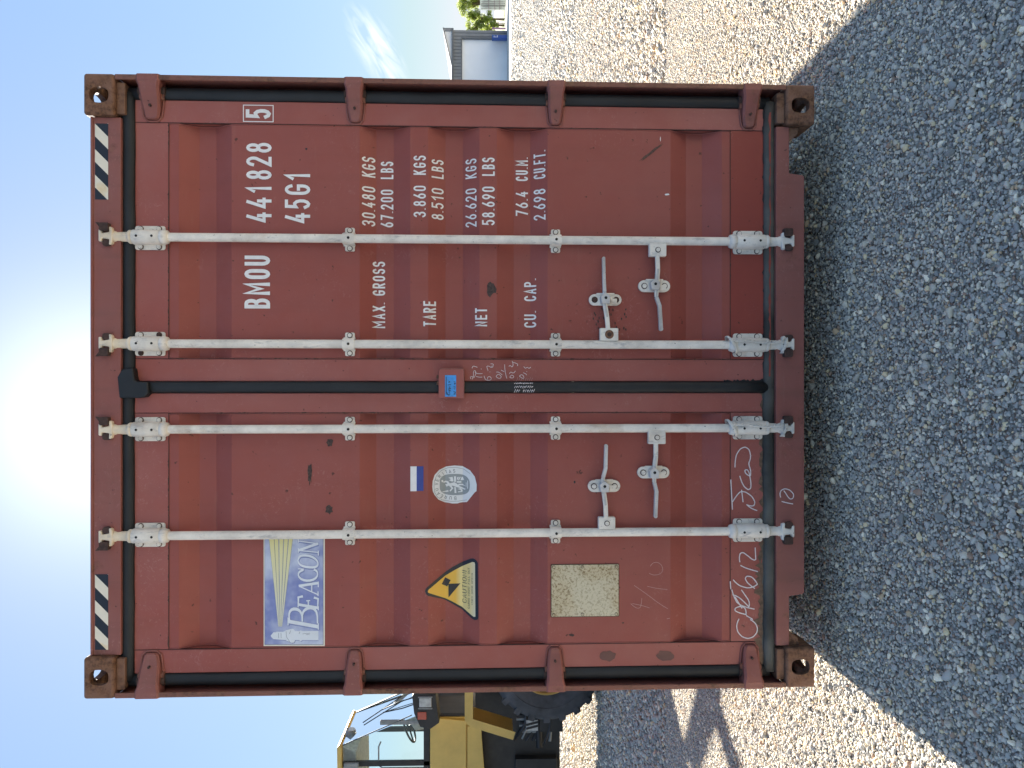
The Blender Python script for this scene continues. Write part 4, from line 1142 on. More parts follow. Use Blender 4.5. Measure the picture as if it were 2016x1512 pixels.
# hand-painted marks
def marks(name, org, strokes, w, mat, side, d=DS, dep=None, cuts=()):
    if cuts:
        cc = [0] + list(cuts) + [len(strokes)]
        for i in range(len(cc) - 1): marks(name, org, strokes[cc[i]:cc[i + 1]], w, mat, side, d, dep)
        return
    f = Flat(); q = Q(org[0], org[1], org[2], d)
    for st_ in strokes:
        pts = st_
        for _ in range(2):
            if len(pts) < 3: break
            o_ = [pts[0]]
            for i in range(1, len(pts) - 1):
                a, b2, c2 = pts[i - 1], pts[i], pts[i + 1]
                o_ += [((a[0] + 2 * b2[0]) / 3, (a[1] + 2 * b2[1]) / 3), ((2 * b2[0] + c2[0]) / 3, (2 * b2[1] + c2[1]) / 3)]
            pts = o_ + [pts[-1]]
        f.ribbon(q(pts), w, mat, random.uniform(0, .0006))
    return f.build(name, side, dep)
SA = (1420, 860, 3.6875)
marks('handwriting', SA, [
 [(128, 1320), (112, 1350), (110, 1395), (130, 1435), (170, 1462), (215, 1462), (250, 1435), (264, 1400), (255, 1365), (235, 1340), (208, 1325)],
 [(228, 1325), (180, 1296)], [(178, 1292), (180, 1250), (150, 1228), (112, 1235), (92, 1250), (108, 1270), (150, 1282), (182, 1290)],
 [(75, 1108), (92, 1165), (125, 1225), (240, 1250)], [(80, 1145), (130, 1160), (200, 1235)], [(145, 1110), (180, 1160), (206, 1198), (200, 1232)], [(98, 1160), (150, 1245)],
 [(64, 1048), (68, 1105)], [(85, 1036), (112, 1068), (155, 1090), (215, 1100), (262, 1070)], [(262, 1070), (235, 1025), (200, 1008), (172, 1015), (176, 1045), (210, 1078), (242, 1100)],
 [(138, 932), (170, 950), (220, 965), (265, 978)], [(134, 910), (127, 865), (145, 832), (180, 852), (250, 912), (248, 860), (245, 803)],
 [(68, 310), (74, 420), (80, 528)], [(80, 472), (118, 412), (150, 390), (200, 412), (238, 452), (245, 492), (222, 505), (190, 495)], [(260, 535), (215, 520), (182, 490)], [(157, 474), (152, 430), (146, 384)],
 [(133, 283), (148, 335), (178, 378), (208, 386), (217, 350), (207, 290), (198, 245), (176, 234), (166, 252), (188, 278), (210, 284)],
 [(210, 284), (215, 240), (192, 192), (213, 165), (209, 108), (190, 78), (155, 72), (118, 106), (100, 155), (98, 222)]], .0042, M['chalk'], doors['L'], DS, DS, (12,))
marks('handwriting', SA, [[(437, 468), (470, 478), (520, 487)], [(430, 440), (421, 408), (440, 378), (480, 376), (515, 400), (529, 430), (508, 458), (484, 440), (468, 410), (452, 390)]], .0038, M['chalk'], cont, .024, .024, (1,))
marks('handwriting', (1070, 1080, 7.2), [[(1235, 778), (1290, 830), (1350, 850), (1382, 820), (1392, 702)], [(1260, 778), (1400, 805), (1502, 840)], [(1283, 520), (1480, 655), (1630, 775), (1760, 850)], [(1470, 532), (1600, 565), (1755, 578)],
 [(1515, 250), (1535, 210), (1590, 188), (1650, 205), (1688, 260), (1690, 320), (1650, 362), (1590, 375), (1540, 370), (1495, 348)], [(1745, 995), (1790, 985)]], .0018, M['pinkchalk'], doors['L'], DP, None, (5,))
SB = (850, 700, 9.164)
marks('handwriting', SB, [
 [(710, 425), (688, 395), (720, 368), (752, 398), (728, 430)], [(740, 410), (760, 370), (745, 300), (775, 258), (800, 300), (790, 350), (765, 400)], [(728, 230), (735, 195), (765, 190), (822, 212)], [(780, 300), (820, 330), (915, 325)], [(800, 375), (850, 392), (910, 388)], [(885, 240), (900, 245)],
 [(945, 365), (958, 428), (1010, 450), (1072, 442), (1076, 400), (1040, 372), (1000, 395), (1010, 430)], [(1048, 290), (1052, 300)], [(1015, 272), (1000, 220), (985, 190), (1040, 188), (1070, 222), (1112, 200)], [(1062, 150), (1115, 148), (1112, 190), (1070, 195)],
 [(1160, 378), (1200, 418), (1262, 402), (1240, 352), (1185, 330), (1162, 380)], [(1165, 300), (1200, 290), (1272, 350)], [(1250, 262), (1308, 290)], [(1315, 160), (1320, 290), (1355, 415)],
 [(1405, 390), (1440, 412), (1490, 392), (1462, 350), (1420, 358), (1410, 395)], [(1402, 330), (1420, 285), (1480, 330), (1508, 275)], [(1390, 195), (1420, 170), (1450, 222), (1475, 160), (1450, 98)], [(1450, 118), (1530, 140), (1560, 168), (1542, 185)],
 [(1580, 370), (1640, 420), (1672, 402), (1640, 342), (1600, 348), (1582, 372)], [(1650, 310), (1700, 330), (1712, 352)], [(1712, 285), (1718, 292)], [(1660, 198), (1690, 242), (1722, 200), (1752, 242), (1786, 208)]], .0020, M['chalk'], doors['R'], DS, DS, (6, 10, 14, 18))
ht = []
r_ = random.Random(3)
for (y0, y1, n) in ((485, 515, 11), (540, 590, 10), (605, 668, 9)):
    for k in range(n):
        xx = 1490 + (1830 - 1490) * k / n + (40 if y0 > 600 and k > 2 else 0); ht.append([(xx + r_.uniform(-6, 6), y1 - r_.uniform(0, 8)), (xx + 22 + r_.uniform(-4, 8), y0 + r_.uniform(0, 10))])
        if k % 2: ht.append([(xx, (y0 + y1) / 2), (xx + 34, (y0 + y1) / 2 - 6)])
marks('chalk_hatching', SB, ht, .0017, M['chalk'], doors['R'], .036, .036)
marks('chalk_hatching', SB, [[(1530 + k * 38, 462 - (k % 2) * 10), (1552 + k * 38, 395 + (k % 3) * 8)] for k in range(8)], .0014, M['pinkchalk'], doors['R'], DS, DS)
# scuffs and paint chips
f = Flat()
def blob(cx_, cy_, rx, ry, mat, sd, n=14, ang=0):
    rr_ = random.Random(sd); pts = []
    for k in range(n):
        t = 2 * math.pi * k / n; r0 = rr_.uniform(.6, 1.1); u, v = rx * r0 * math.cos(t), ry * r0 * math.sin(t)
        pts.append(P(cx_ + u * math.cos(ang) - v * math.sin(ang), cy_ + u * math.sin(ang) + v * math.cos(ang), DP))
    if rx * ry > 40: g_ = Flat(); g_.poly(pts, mat); g_.build('scuff_mark', doors['R' if cy_ < 762 else 'L'])
    else: f.poly(pts, mat)
M['scuff'] = simple('brown_scuffed_primer', (.11, .055, .04), .7, 0, .4, 120)
M['dirt'] = simple('dark_grime', (.07, .045, .038), .8, 0, .5, 120)
blob(1281, 301, 32, 3.2, M['scuff'], 1, 18, -.66); blob(967, 569, 10, 17, M['dirt'], 2)
blob(1300, 274, 1, 5, wv, 3); blob(1313, 383, 7, 2.6, wv, 4, 6); blob(603, 293, 2.6, 3, M['black_vinyl'], 6, 5)
for k in range(26):
    blob(random.Random(k).uniform(1160, 1235), random.Random(k + 50).uniform(606, 650), 1.5, 3.2, M['dirt'], k, 7)
f.build('paint_chips', doors['R'])['kind'] = 'stuff'
f = Flat()
blob(649, 871, 8, 10, M['dirt'], 7); blob(648, 1003, 8, 11, M['dirt'], 8); blob(610, 932, 5, 24, M['dirt'], 9, 22)
blob(1131, 949, 2.5, 3, M['black_vinyl'], 10, 6); blob(1226, 1226, 3, 1.6, M['dirt'], 12, 8); blob(1125, 1250, 7, 3, M['dirt'], 13)
f.build('paint_chips', doors['L'])['kind'] = 'stuff'
f = Flat()
def blob2(cx_, cy_, rx, ry, mat, sd, fl_): 
    rr_ = random.Random(sd); fl_.poly([P(cx_ + rx * rr_.uniform(.7, 1.05) * math.cos(2 * math.pi * k / 14), cy_ + ry * rr_.uniform(.7, 1.05) * math.sin(2 * math.pi * k / 14), DS) for k in range(14)], mat)
M['patch'] = simple('darker_red_paint_patch', (.14, .06, .048), .6, 0, .15, 30)
blob2(1197, 1291, 18, 12, M['patch'], 3, f); f.build('paint_patch', doors['L'], DS); f = Flat(); blob2(1309, 1290, 20, 12, M['patch'], 5, f)
f.build('paint_patch', doors['L'], DS)

# ------------------------------------------------------------------ wheel loader, side on, forks under the container
LY = 10.95                                   # centre line of the machine
def Wp(x, y, Y):                             # photo pixel -> world (X, Z) on the plane at distance Y
    dd = RT * ((1512 - y) - 756) / F + FW - UP * (x - 1008) / F; t = Y / dd.y
    return dd.x * t, CAMH + dd.z * t
ld = empty('wheel_loader', (-5.2, LY, 0))
tag(ld, 'yellow wheel loader with glass cab and big black tyres beside the red container', 'wheel loader')
ldi = Matrix.Translation((5.2, -LY, 0))
class LB(MB):
    def build(s, name, parent=None, bevel=0, fix=True):
        s.v = [(a + 5.2, b_ - LY, c_) for a, b_, c_ in s.v]
        return MB.build(s, name, parent, bevel, fix)
def wheel(cx, cy, out):
    rad = .765; w = .52; c = (cx, cy, rad - .012)
    emp = bpy.data.objects.new('wheel', None); COL.objects.link(emp); emp.parent = ld; emp.location = (cx + 5.2, cy - LY, c[2])
    mb = MB(); h = w / 2
    prof = [(.36, -h * .86), (.40, -h * .98), (.52, -h * 1.04), (.66, -h * 1.0), (.728, -h * .84), (.742, 0), (.728, h * .84), (.66, h * 1.0), (.52, h * 1.04), (.40, h * .98), (.36, h * .86)]
    mb.lathe(prof, (0, 0, 0), M['tyre'], 'y', 48)
    for k in range(22):
        for sd in (-1, 1):
            a = 2 * math.pi * (k + (.5 if sd > 0 else 0)) / 22
            pts = []
            for (r0, yy, da) in ((.60, sd * h * 1.02, -.075), (.60, sd * h * 1.02, .075), (rad, sd * h * .92, .055), (rad, sd * h * .92, -.055), (.69, sd * .01, -.02), (.69, sd * .01, .10), (rad + .008, sd * .01, .085), (rad + .008, sd * .01, -.005)):
                t = a + da; pts.append((r0 * math.cos(t), yy, r0 * math.sin(t)))
            mb.add(pts, [(0, 1, 2, 3), (4, 7, 6, 5), (0, 4, 5, 1), (3, 2, 6, 7), (1, 5, 6, 2), (0, 3, 7, 4)], M['tyre'])
    for r0 in (.56,): mb.lathe([(r0 - .008, out * h * 1.045), (r0, out * h * 1.065), (r0 + .008, out * h * 1.045)], (0, 0, 0), M['tyre'], 'y', 48)
    mb.build('tyre', emp, .006)
    mb = MB(); s_ = out
    mb.lathe([(.40, s_ * h * .92), (.385, s_ * h * .98), (.365, s_ * h * .92), (.355, s_ * h * .55), (.33, s_ * h * .35), (.14, s_ * h * .25), (.13, s_ * h * .6), (.0, s_ * h * .62)], (0, 0, 0), M['yellow_rusty'], 'y', 36)
    mb.lathe([(.40, -s_ * h * .92), (.36, -s_ * h * .8), (.30, 0), (0, 0)], (0, 0, 0), M['yellow_rusty'], 'y', 36)
    for k in range(10):
        a = 2 * math.pi * k / 10; mb.cyl((.2 * math.cos(a), s_ * h * .27, .2 * math.sin(a)), (.2 * math.cos(a), s_ * h * .36, .2 * math.sin(a)), .018, M['machine'], n=6)
    mb.build('rim', emp)
for cx in (-3.72, -7.1):
    wheel(cx, 9.96, -1); wheel(cx, 11.94, 1)
# front frame with axle, arms and carriage
mb = LB()
mb.box((-4.45, 10.45, .50), (-3.1, 11.45, 1.15), M['machine']); mb.prism([(-4.3, 1.14), (-3.2, 1.14), (-3.15, 2.0), (-3.6, 2.3), (-4.0, 1.9)], 10.6, 10.68, M['yellow']); mb.prism([(-4.3, 1.14), (-3.2, 1.14), (-3.15, 2.0), (-3.6, 2.3), (-4.0, 1.9)], 11.22, 11.30, M['yellow'])
mb.cyl((-3.72, 10.1, .755), (-3.72, 11.8, .755), .16, M['machine'])
mb.build('front_frame', ld, .01)
for yy in (10.72, 11.12):
    mb = LB(); mb.prism([(-3.75, 2.15), (-3.3, 2.15), (-2.7, 1.35), (-2.25, .55), (-2.0, .38), (-1.95, .6), (-2.35, 1.25), (-2.9, 2.15), (-3.4, 2.42), (-3.8, 2.35)], yy - .05, yy + .05, M['yellow']); mb.build('lift_arm', ld, .01)
    mb = LB(); mb.cyl((-3.9, yy, 1.1), (-3.0, yy, 1.45), .06, M['yellow']); mb.cyl((-3.0, yy, 1.45), (-2.55, yy, 1.62), .035, M['steel']); mb.build('lift_cylinder', ld)
mb = LB(); mb.prism([(-1.99, .45), (-1.99, 2.40), (-2.6, 2.46), (-3.07, 2.84), (-3.6, 3.05), (-4.1, 2.75), (-4.15, 2.2), (-3.4, 1.2), (-2.9, .55)], 10.86, 11.04, M['yellow']); mb.prism([(-1.96, 2.30), (-2.2, 2.30), (-2.16, 3.30), (-1.96, 3.30)], 10.87, 11.03, M['yellow']); mb.build('lift_boom', ld, .02)
mb = LB(); mb.prism([(-1.95, 3.05), (-2.35, 3.06), (-3.05, 2.82), (-3.1, 2.98), (-2.45, 3.25), (-1.95, 3.34)], 10.88, 11.02, M['yellow']); mb.build('tilt_lever', ld, .01)
mb = LB(); mb.prism([(-2.2, 3.12), (-2.34, 3.04), (-3.0, 3.72), (-2.9, 3.82)], 10.89, 11.01, M['yellow']); mb.build('tilt_linkage', ld, .01)
mb = LB(); mb.box((-1.98, 10.2, .30), (-1.86, 11.7, .42), M['machine']); mb.box((-1.98, 10.2, 1.0), (-1.86, 11.7, 1.12), M['machine'])
for yy in (10.2, 10.75, 11.15, 11.62): mb.box((-1.98, yy, .421), (-1.88, yy + .08, .999), M['machine'])
mb.build('fork_carriage', ld, .008)
for yy in (9.95, 11.95):
    mb = LB(); mb.box((-1.84, yy - .07 + (.3 if yy < 11 else -.3), .205), (-1.79, yy + .07 + (.3 if yy < 11 else -.3), 1.1), M['machine'])
    mb.prism([(-1.84, .195), (-1.84, .25), (.7, .245), (.7, .225)], yy - .07 + (.3 if yy < 11 else -.3), yy + .07 + (.3 if yy < 11 else -.3), M['machine']); mb.build('fork', ld, .004)
# front fender (near and far)
for k, (ya, yb) in enumerate(((9.72, 10.30), (11.60, 12.18))):
    mb = LB()
    prof = [(915, 1362), (915, 1418), (920, 1426), (928, 1431), (1010, 1456)]
    A = [Wp(a, b_, 9.72) for a, b_ in prof]
    A = [(A[0][0] + .95, A[0][1] - .02)] + A
    inner = []
    for i, p in enumerate(A):
        q0 = A[max(i - 1, 0)]; q1 = A[min(i + 1, len(A) - 1)]; dx, dz = q1[0] - q0[0], q1[1] - q0[1]; l = math.hypot(dx, dz)
        nx, nz = -dz / l, dx / l
        inner.append((p[0] + nx * .012, p[1] + nz * .012))
    mb.prism(A + inner[::-1], ya, yb, M['yellow'])
    lip = [(p[0] + (q_[0] - p[0]) * 9, p[1] + (q_[1] - p[1]) * 9) for p, q_ in zip(A, inner)]
    y_ = ya - .012 if k == 0 else yb
    mb.prism(A + lip[::-1], y_, y_ + .012, M['yellow'])
    mb.build('fender', ld, .003)
# rear frame, side panel and lower body
mb = LB()
mb.box((-8.4, 10.5, .55), (-5.35, 11.4, 1.15), M['machine'])
mb.cyl((-7.1, 10.1, .755), (-7.1, 11.8, .755), .16, M['machine'])
mb.box((-5.36, 10.75, .50), (-4.46, 11.15, .66), M['machine']); mb.box((-5.36, 10.75, 1.0), (-4.46, 11.15, 1.14), M['machine'])
mb.box((-6.3, 10.62, .50), (-4.3, 10.66, 1.72), M['machine'])  # near-black plate added to stand in for the shaded chassis interior
mb.cyl((-4.75, 10.95, .45), (-4.75, 10.95, 1.25), .11, M['machine'])
mb.build('rear_frame', ld, .01)
mb = LB()   # hoses and cylinders at the joint
r_ = random.Random(8)
for k in range(13):
    x0 = -5.05 + r_.uniform(-.1, .05); y0 = 10.42 + r_.uniform(0, .35); z0 = 1.25 - k * .05
    x1 = -4.42
    pts = []
    for j in range(9):
        t = j / 8; pts.append((x0 + (x1 - x0) * t, y0 + .12 * math.sin(t * 3.1 + k), z0 - .10 * math.sin(math.pi * t) * (1 if k % 2 else .4) - .12 * t * (k % 3)))
    mb.tube(pts, .014 + .006 * (k % 3 == 0), M['hose'] if k % 4 else M['cabtrim'], 8)
mb.cyl((-5.2, 10.55, .80), (-4.75, 10.5, .82), .045, M['machine']); mb.cyl((-4.76, 10.5, .82), (-4.4, 10.46, .84), .025, M['steel'])
for k in range(6): mb.box((-4.98 + k * .09, 10.5, .85), (-4.95 + k * .09, 10.6, 1.05 + .04 * (k % 3)), M['cabtrim'])
mb.build('hydraulic_hoses', ld)
mb = LB(); a = Wp(1063, 1441, 10.35); b_ = Wp(1108, 1425, 10.35)
mb.box((a[0], 10.35, a[1]), (b_[0] + .25, 10.42, b_[1]), M['machine'])
a = Wp(1036, 1439, 10.34); b_ = Wp(1059, 1418, 10.34); mb.box((a[0], 10.34, a[1]), (b_[0], 10.36, b_[1]), M['lens'])
for t in (.25, .6): 
    xx = a[0] + (b_[0] - a[0]) * t; mb.prism([(xx - .02, a[1]), (xx + .01, a[1]), (xx + .05, b_[1]), (xx + .02, b_[1])], 10.33, 10.339, M['machine'])
mb.build('frame_plate', ld, .002)
mb = LB()   # near and far yellow side skirts below the cab
for (ya, yb) in ((10.36, 10.42), (11.48, 11.54)):
    pr = [(847, 1412), (918, 1418), (918, 1512), (847, 1512)]
    A = [Wp(a, b_, 10.38) for a, b_ in pr]; A[2] = (-6.2, A[2][1]); A[3] = (-6.2, A[3][1])
    mb.prism(A, ya, yb, M['yellow'])
    pr = [(920, 1429), (947, 1431), (955, 1512), (920, 1512)]
    A = [Wp(a, b_, 10.38) for a, b_ in pr]; A[2] = (-6.2, A[2][1] - .05); A[3] = (-6.2, A[3][1]); mb.prism(A, ya + .01, yb - .01, M['yellow'])
mb.box((-6.2, 10.42, 1.70), (-4.75, 11.48, 1.78), M['machine'])
mb.build('body_panel', ld, .006)
# cab
CY0, CY1 = 10.42, 11.50
near_top = Wp(664, 1468, 10.42); near_bot = Wp(811, 1408, 10.42); low = Wp(912, 1416, 10.42)
ct_x, ct_z = near_top; cb_x, cb_z = near_bot; cl_z = Wp(846, 1408, 10.42)[1]
cab = empty('cab', (0, 0, 0), parent=ld)
mb = LB(); rx = -6.45
mb.prism([(rx, ct_z - .02), (ct_x - .02, ct_z + .0), (ct_x + .02, ct_z - .03), (ct_x - .02, ct_z - .07), (rx, ct_z - .09)], CY0 - .03, CY1 + .03, M['yellow'])
mb.prism([(rx + .05, ct_z - .091), (ct_x - .02, ct_z - .071), (ct_x - .1, ct_z - .26), (rx + .05, ct_z - .28)], CY0 + .02, CY1 - .02, M['cablight'])
mb.build('roof', cab, .01)
mb = LB()
def pil(p0, p1, w, y0, y1, mt): mb.prism([(p0[0] - w, p0[1]), (p0[0] + w, p0[1]), (p1[0] + w, p1[1]), (p1[0] - w, p1[1])], y0, y1, mt)
for (y0, y1) in ((CY0, CY0 + .05), (CY1 - .05, CY1)):
    pil((ct_x, ct_z - .07), (cb_x, cb_z), .008, y0, y0 + .012 if y0 == CY0 else y1, M['machine'])
    xw = Wp(0, 1508, 10.42)[0]
    pil((xw - .04, ct_z - .08), (xw - .04, cl_z), .035, y0, y1, M['machine'])
    pil((rx + .06, ct_z - .08), (rx + .06, cl_z), .05, y0, y1, M['machine'])
    zwb = Wp(834, 1430, 10.42)[1]; xf = Wp(833, 1424, 10.42)[0]
    mb.prism([(rx, zwb), (xf, zwb), (cb_x, cl_z - .0), (rx, cl_z)], y0, y1, M['machine'])
    pil((xf + .01, cb_z + .45), (xf + .01, zwb), .028, y0, y1, M['cabtrim'])
# front lower wall and dash
mb.prism([(cb_x - .02, cl_z - .55), (cb_x + .02, cl_z - .55), (cb_x + .03, cb_z - .1), (cb_x - .03, cb_z - .1)], CY0, CY1, M['machine'])
mb.box((rx, CY0, cl_z - .6), (cb_x - .03, CY0 + .03, cl_z - .01), M['yellow'])
mb.build('frame', cab, .004)
mb = LB()
mb.add([(ct_x, CY0 + .01, ct_z - .07), (ct_x, CY1 - .01, ct_z - .07), (cb_x, CY1 - .01, cb_z - .1), (cb_x, CY0 + .01, cb_z - .1)], [(0, 1, 2, 3)], M['glass_green'])
mb.build('windshield', cab, fix=False)
for yy in (CY0 + .02, CY1 - .02):
    mb = LB(); mb.add([(rx + .06, yy, ct_z - .08), (ct_x, yy, ct_z - .08), (cb_x, yy, cb_z), (xf, yy, zwb), (rx + .06, yy, zwb)], [(0, 1, 2, 3, 4)], M['glass'])
    mb.build('side_window', cab, fix=False)
mb = LB()   # steering column, dashboard, wheel, seat, rail
mb.prism([(cb_x - .03, cb_z - .25), (cb_x - .05, cb_z + .02), (cb_x - .20, cb_z + .10), (cb_x - .36, cb_z - .02), (cb_x - .30, cb_z - .35)], 10.7, 11.25, M['cabtrim'])
mb.build('dashboard', cab, .02)
mb = LB(); c0 = Vector((cb_x - .42, 10.95, cb_z + .10)); ax = Vector((-.42, 0, .9)).normalized(); a1 = Vector((0, 1, 0)); a2 = ax.cross(a1)
mb.tube([c0 + (a1 * math.cos(t * math.pi / 16) + a2 * math.sin(t * math.pi / 16)) * .21 for t in range(33)], .015, M['machine'], 8)
mb.cyl(c0, c0 - ax * .4, .03, M['machine'])
for k in range(3): mb.cyl(c0, c0 + (a1 * math.cos(k * 2.1) + a2 * math.sin(k * 2.1)) * .2, .012, M['machine'], n=6)
mb.build('steering_wheel', cab)
mb = LB(); mb.box((-6.1, 10.7, cl_z - .15), (-5.6, 11.2, cl_z + .02), M['machine']); mb.prism([(-6.15, cl_z), (-6.0, cl_z), (-6.1, cl_z + .62), (-6.22, cl_z + .62)], 10.72, 11.18, M['machine']); mb.build('seat', cab, .03)
mb = LB(); z_ = Wp(745, 0, 10.42)[1]; mb.tube([(-5.42 + .0, 10.44, cl_z), (-5.42, 10.44, z_ - .05), (-5.38, 10.44, z_), (-5.12, 10.44, z_), (-5.05, 10.44, z_ - .03)], .011, M['cabtrim'], 8)
mb.build('grab_rail', cab)
mb = LB()   # wiper, mirror, work lamp
p0 = Vector((cb_x + .02, 11.0, cb_z - .02)); p1 = Vector((ct_x + .20, 11.1, (ct_z + cb_z) / 2)); mb.tube([p0, (p0 + p1) / 2 + Vector((.02, 0, 0)), p1], .009, M['machine'], 6); mb.tube([p0 + Vector((0, .05, 0)), p1], .006, M['machine'], 6)
mb.tube([p1 + Vector((-.1, -.2, .25)), p1 + Vector((.12, .2, -.28))], .008, M['machine'], 6)
mb.build('wiper', cab)
mb = LB(); mb.cyl((ct_x - .02, 10.75, ct_z - .11), (ct_x + .07, 10.75, ct_z - .13), .07, M['cabtrim'], n=16); mb.cyl((ct_x + .071, 10.75, ct_z - .13), (ct_x + .078, 10.75, ct_z - .13), .06, M['lens'], n=16)
mb.build('work_lamp', cab)
mb = LB(); mb.box((-5.42, 10.28, ct_z - .32), (-5.28, 10.33, ct_z - .12), M['cabtrim']); mb.tube([(-5.35, 10.33, ct_z - .2), (-5.35, 10.44, ct_z - .12)], .01, M['machine'], 6); mb.build('mirror', cab, .01)
# headlight units on brackets
for k, yy in enumerate((9.95, 11.60)):
    mb = LB()
    def HP(x, y): return Wp(x, y, 10.0)
    prof = [HP(812, 1368), HP(815, 1362), HP(858, 1364), HP(862, 1395), HP(865, 1420), HP(848, 1432), HP(828, 1428), HP(816, 1402)]
    prof = [(a, b_) for a, b_ in prof]
    mb.prism(prof, yy, yy + .28, M['machine'])
    l0, l1 = HP(826, 1389), HP(850, 1371); mb.box((l0[0], yy - .012, l0[1]), (l1[0], yy - .001, l1[1]), M['lens'])
    fx = [(HP(824, 1391), HP(852, 1391)), (HP(824, 1369), HP(852, 1369))]
    for q0, q1 in fx: mb.box((q0[0] - .01, yy - .02, q0[1]), (q1[0] + .01, yy - .0005, q1[1]), M['cabtrim'])
    l0, l1 = HP(823, 1413), HP(840, 1398); mb.box((l0[0], yy - .014, l0[1]), (l1[0], yy - .0007, l1[1]), M['redlens'])
    mb.box((prof[0][0] - .02, yy + .05, 1.84), (prof[0][0] + .05, yy + .12, prof[4][1]), M['machine'])
    mb.build('headlight', ld, .012)
# engine hood and counterweight behind the cab (out of the picture to the left)
mb = LB(); mb.prism([(-6.5, 1.16), (-8.5, 1.16), (-8.6, 1.95), (-8.3, 2.2), (-6.5, 2.3)], 10.5, 11.4, M['yellow']); mb.build('engine_hood', ld, .03)
mb = LB(); mb.prism([(-8.45, .6), (-8.9, .75), (-9.0, 1.3), (-8.55, 1.5), (-8.45, 1.5)], 10.3, 11.6, M['machine']); mb.build('counterweight', ld, .03)
mb = LB(); mb.cyl((-7.4, 11.2, 2.2), (-7.4, 11.2, 2.95), .05, M['machine']); mb.build('exhaust', ld)

# ------------------------------------------------------------------ warehouse far to the right
BY = 81.0
def Bx(y, Y=BY): return Wp(972, y, Y)[0]
def Bz(x, Y=BY): return Wp(x, 60, Y)[1]
wh = empty('warehouse', (Bx(60), BY, 0)); tag(wh, 'grey metal warehouse with pale roller door beyond the gravel yard', 'building')
class HB(MB):
    off = None
    def build(s, name, parent=None, bevel=0, fix=True):
        o_ = parent.location; s.v = [(a - o_.x, b_ - o_.y, c_ - o_.z) for a, b_, c_ in s.v]; return MB.build(s, name, parent, bevel, fix)
xr_, xl_ = Bx(60), Bx(60) - 28; zg = Bz(891.5); zp = Bz(872)
xd1 = Bx(76.5); xd0 = Bx(76.5) - 10.5; zd = Bz(909.5)
mb = HB()
mb.box((xd1, BY, 0), (xr_, BY + 12, zg), M['clad']); mb.box((xl_, BY, 0), (xd0, BY + 12, zg), M['clad'])
mb.box((xd0, BY, zd), (xd1, BY + 12, zg), M['clad'])
mb.box((xl_, BY + 11.9, 0), (xr_, BY + 12.0, zg - .01), M['clad'])
mb.build('wall', wh)
mb = HB(); k = 0; x = xd0
while x < xr_ - .2:
    mb.box((x, BY - .035, (zd + .02) if x < xd1 else .02), (x + .05, BY - .001, zg - .05), M['clad_dark']); x += .37
o = mb.build('cladding_rib', wh); o['kind'] = 'stuff'
mb = HB(); mb.box((xd0 + .02, BY + .25, 0), (xd1 - .02, BY + .33, zd - .01), M['door_white'])
for k in range(16): mb.box((xd0 + .03, BY + .235, .15 + k * .3), (xd1 - .03, BY + .249, .17 + k * .3), M['door_white'])
mb.build('roller_door', wh)
mb = HB(); mb.box((xd1 + .002, BY - .06, 0), (xd1 + .12, BY - .002, zd), M['clad_dark']); mb.box((xd0, BY - .06, zd + .001), (xd1 + .12, BY - .003, zd + .10), M['clad_dark']); mb.build('door_frame', wh)
mb = HB(); mb.box((xl_, BY - .22, zg - .09), (xr_ + .12, BY - .04, zg + .12), M['clad_dark']); mb.build('gutter', wh)
mb = HB(); xs = Bx(126)
mb.prism([(xr_, zg + .121), (xr_, zp - .1), (xs, zg + .121)], BY + .2, BY + 12, M['roof_white'])
mb.prism([(xr_ - .02, zp - .12), (xr_ + .3, zp + .04), (xr_ + .3, zp - .08)], BY + .1, BY + 12.1, M['clad_dark'])
mb.prism([(xr_ + .3, zp + .04), (xs - .3, zg + .12), (xs - .1, zg + .12), (xr_ + .3, zp - .06)], BY + .05, BY + 12.1, M['clad_dark'])
mb.box((xr_ - .05, BY + .1, zg), (xr_ + .28, BY + 12, zp - .05), M['clad'])
mb.build('roof', wh)
# blue bin beside the door
bb = empty('blue_bin', (Bx(72), BY - .9, 0)); tag(bb, 'tall blue cabinet with white lettering beside the roller door', 'cabinet')
mb = HB(); x0, x1 = Bx(75.5, BY - .9), Bx(68.5, BY - .9); zt_ = Bz(970, BY - .9)
mb.box((x0, BY - .9, 0), (x1, BY - .3, zt_), M['blue']); mb.build('body', bb, .03)
mb = HB(); mb.box((x0 - .02, BY - .93, zt_), (x1 + .02, BY - .27, zt_ + .08), M['blue']); mb.build('lid', bb, .02)
mb = HB()
for k, (dz, w_) in enumerate(((.12, .16), (.30, .10), (.46, .20))): mb.box((x0 + .12, BY - .905, zt_ - dz - .08), (x0 + .12 + w_, BY - .901, zt_ - dz), M['white_vinyl'])
mb.build('lettering', bb)
# posts
for k, (yy, xt_, r0, mt, lab) in enumerate(((56, 970, .11, 'purple', 'thick purple post nearest the grey warehouse corner'), (46, 981, .05, 'post', 'thin grey post between the purple post and the leaning one'), (36, 979, .05, 'post', 'thin grey post furthest from the warehouse, next to the far container'))):
    Y_ = 88; mb = MB(); px = Wp(972, yy, Y_)[0]; hz = Wp(xt_, yy, Y_)[1]
    mb.cyl((px, Y_, 0), (px, Y_, hz), r0, M[mt], n=10); mb.cyl((px, Y_, hz), (px, Y_, hz + .05), r0 * 1.3, M[mt], n=10)
    o = mb.build('fence_post'); tag(o, lab, 'post', 'posts beside the warehouse')
